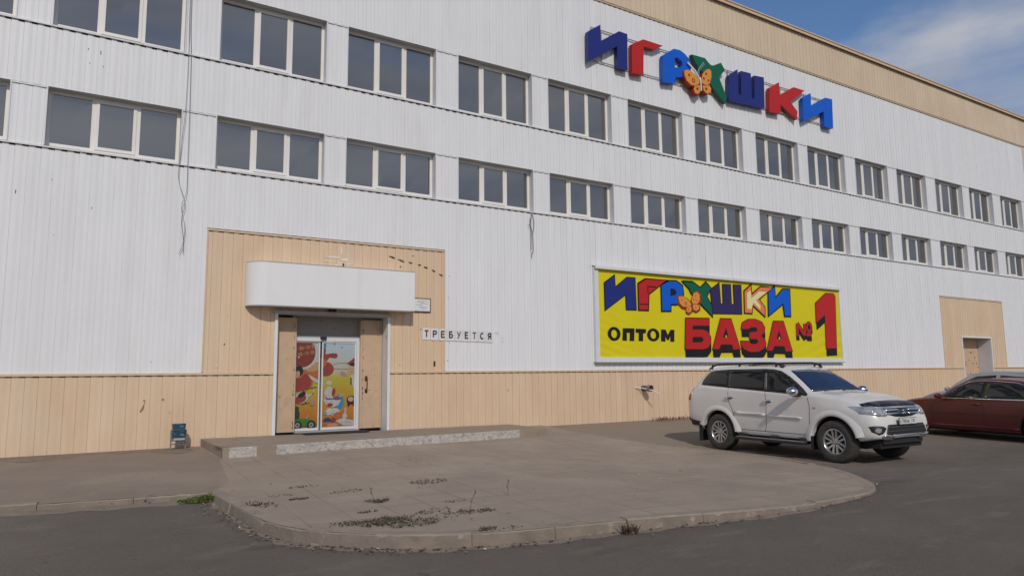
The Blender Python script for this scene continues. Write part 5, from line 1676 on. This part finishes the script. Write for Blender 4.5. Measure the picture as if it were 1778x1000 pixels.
# ---- dark red saloon beyond it, nose to the wall
def red_saloon():
    root = empty('parked_saloon', (19.55, -7.45, -.268), R(74.9))
    tag(root, 'dark burgundy saloon car parked nose to the wall behind the white SUV', 'car', 'cars parked by the wall')
    paint = mat('burgundy_car_paint', (.125, .010, .015), .35, coat=.2, var=.15, nscale=1.5)
    layer(paint, (.13, .05, .045), 2, .5, .8, .3)
    T = dict(
        x=[-2.72, -2.62, -2.3, -1.9, -1.5, -.85, -.3, .15, .6, 1.05, 1.6, 2.1, 2.4, 2.53, 2.61],
        zb=[.36, .30, .25, .22, .20, .20, .20, .20, .20, .20, .20, .20, .22, .25, .30],
        zm=[.66, .66, .66, .66, .66, .66, .66, .66, .66, .66, .64, .62, .58, .55, .54],
        w1=[.66, .76, .84, .87, .88, .88, .88, .88, .88, .88, .88, .85, .78, .70, .56],
        w2=[.68, .79, .87, .905, .915, .915, .915, .915, .915, .91, .91, .88, .81, .73, .58],
        w3=[.62, .73, .82, .865, .88, .89, .89, .89, .885, .875, .86, .82, .75, .68, .54],
        zs=[.86, .93, .98, .985, .975, .96, .955, .95, .945, .925, .88, .80, .72, .67, .63],
        w4=[.52, .60, .68, .66, .62, .61, .61, .62, .67, .76, .74, .68, .60, .54, .42],
        z4=[.90, .975, 1.035, 1.14, 1.30, 1.40, 1.425, 1.395, 1.235, .985, .925, .85, .765, .71, .66],
        z5=[.92, 1.0, 1.06, 1.18, 1.345, 1.445, 1.475, 1.45, 1.285, 1.03, .975, .90, .81, .745, .685])
    Bd = Body(T, lambda x, z: -.05*sm(2.0, 2.55, x)*max(0, (z-.5)/.3), lambda x, z: 0, 'body', paint, root, [(1.66, .33), (-1.6, .33)], .385)
    for side in ('left', 'right'):
        s = 1 if side == 'left' else -1
        b = lambda x: .975
        Bd.patch('window_surround', [(-1.82, .985), (-1.75, 1.06), (-1.45, 1.23), (-1.05, 1.345), (-.5, 1.385), (-.1, 1.385), (.18, 1.35), (.5, 1.22), (.75, 1.085), (.98, .965), (.9, .955)], side, M_BLACK, off=.004)
        Bd.patch('side_window', [(-.29, .99), (-.29, 1.36), (-.1, 1.355), (.16, 1.32), (.47, 1.195), (.70, 1.075), (.80, .99)], side, M_CGLASS, off=.008)
        Bd.patch('side_window', [(-1.62, .995), (-1.58, 1.07), (-1.38, 1.205), (-1.03, 1.315), (-.70, 1.35), (-.36, 1.36), (-.36, .995)], side, M_CGLASS, off=.008)
        Bd.patch('chrome_strip', [(-1.8, .968), (-1.8, .985), (.86, .975), (.86, .958)], side, M_CHROME, off=.014, step=.2)
        Bd.patch('roof_strip', [(-1.75, 1.08), (-1.45, 1.248), (-1.05, 1.362), (-.5, 1.402), (-.1, 1.402), (.19, 1.366), (.5, 1.236), (.5, 1.224), (.18, 1.354), (-.1, 1.39), (-.5, 1.39), (-1.05, 1.35), (-1.45, 1.236)], side, M_CHROME, off=.012, step=.2)
        Bd.seams('door_seam', [[(-.33, .96), (-.33, .5), (-.37, .27)], [(.95, .95), (1.1, .7), (1.06, .40), (.95, .28)], [(-1.72, .96), (-1.66, .8), (-1.36, .6), (-1.2, .4), (-1.18, .28)], [(-1.18, .28), (.95, .28)]], side, .010)
        Bd.seams('crease_shade', [[(-1.18, .60), (0, .60), (1.1, .59)]], side, .012)  # dark strip laid on the flank for the shade of a pressed crease
        Bd.patch('side_moulding', [(-1.18, .30), (-1.18, .335), (1.1, .335), (1.1, .30)], side, paint, off=.018, step=.2)
        handle(root, Bd, -.16, .845, side, paint); handle(root, Bd, -1.55, .86, side, paint)
        mirror(root, (.72, s*.98, 1.02), s, paint, paint, .11, .14, .2)
        Bd.patch('headlight', [(2.2, .72), (2.45, .68), (2.52, .57), (2.35, .57)], side, M_LAMP, off=.01)
        Bd.patch('tail_lamp', [(-2.68, .72), (-2.68, .9), (-2.45, .9), (-2.4, .78)], side, M_RED, off=.01)
        for x in (1.66, -1.6): wheel(root, x, s, .33, .33, .21, (.90, .225), (5, .2, .05, .06))
    Bd.patch('windscreen', [(-.68, 1.05), (0, 1.06), (.68, 1.05), (.56, 1.36), (0, 1.41), (-.56, 1.36)], 'front', M_WS, off=.006)
    Bd.patch('rear_window', [(-.60, 1.08), (0, 1.09), (.60, 1.08), (.52, 1.32), (0, 1.36), (-.52, 1.32)], 'rear', M_CGLASS, off=.006)
    Bd.patch('grille', [(-.35, .66), (.35, .66), (.3, .52), (-.3, .52)], 'front', M_BLACK, off=.008)
    ub = MB(); ub.box(-2.1, 2.0, -.6, .6, .16, .3, M_UNDER); ub.build('underbody', root)
    return root
red_saloon()

# ---- silver hatchback hidden behind the saloon
def silver_hatch():
    root = empty('parked_hatchback', (23.0, -5.95, -.29), R(78))
    tag(root, 'silver hatchback mostly hidden behind the dark burgundy saloon', 'car', 'cars parked by the wall')
    paint = mat('silver_car_paint', (.40, .42, .43), .3, metal=.5, coat=.5, var=.06, nscale=2)
    T = dict(
        x=[-2.1, -2.02, -1.8, -1.4, -.9, -.3, .2, .65, 1.1, 1.45, 1.75, 1.95, 2.05],
        zb=[.40, .32, .26, .24, .24, .24, .24, .24, .24, .24, .26, .30, .34],
        zm=[.70, .70, .70, .70, .70, .70, .70, .70, .70, .68, .66, .62, .6],
        w1=[.62, .74, .82, .84, .85, .85, .85, .85, .85, .84, .78, .68, .52],
        w2=[.64, .77, .85, .88, .885, .885, .885, .885, .88, .87, .81, .71, .55],
        w3=[.60, .72, .80, .84, .85, .855, .855, .85, .845, .83, .77, .67, .52],
        zs=[1.02, 1.04, 1.05, 1.05, 1.04, 1.03, 1.02, 1.01, .99, .94, .87, .80, .74],
        w4=[.50, .56, .60, .62, .63, .63, .63, .68, .76, .74, .66, .56, .42],
        z4=[1.36, 1.44, 1.52, 1.57, 1.60, 1.60, 1.55, 1.33, 1.06, 1.0, .92, .84, .77],
        z5=[1.41, 1.49, 1.57, 1.625, 1.655, 1.66, 1.61, 1.39, 1.11, 1.05, .97, .88, .80])
    Bd = Body(T, lambda x, z: 0, lambda x, z: .25*(1-sm(-2.1, -1.3, x))*max(0, (z-1.0)/.6), 'body', paint, root, [(1.3, .31), (-1.28, .31)], .36)
    for side in ('left', 'right'):
        s = 1 if side == 'left' else -1
        Bd.patch('side_window', [(-1.62, 1.08), (-1.5, 1.46), (-.62, 1.53), (-.62, 1.07)], side, M_CGLASS, off=.006)
        Bd.patch('side_window', [(-.50, 1.07), (-.50, 1.53), (.08, 1.50), (.40, 1.36), (.86, 1.06)], side, M_CGLASS, off=.006)
        Bd.seams('door_seam', [[(-.56, 1.06), (-.56, .35)], [(.95, 1.0), (.9, .4)]], side)
        handle(root, Bd, -.42, .93, side, paint)
        mirror(root, (.72, s*.97, 1.12), s, paint, paint, .1, .14, .2)
        Bd.patch('headlight', [(1.6, .86), (1.9, .80), (1.95, .68), (1.7, .70)], side, M_LAMP, off=.01)
        for x in (1.3, -1.28): wheel(root, x, s, .31, .31, .19, (.87, .2), (5, 0, .06, .08))
    Bd.patch('windscreen', [(-.68, 1.13), (0, 1.15), (.68, 1.13), (.58, 1.50), (0, 1.58), (-.58, 1.50)], 'front', M_WS, off=.006)
    ub = MB(); ub.box(-1.7, 1.7, -.6, .6, .18, .3, M_UNDER); ub.build('underbody', root)
silver_hatch()
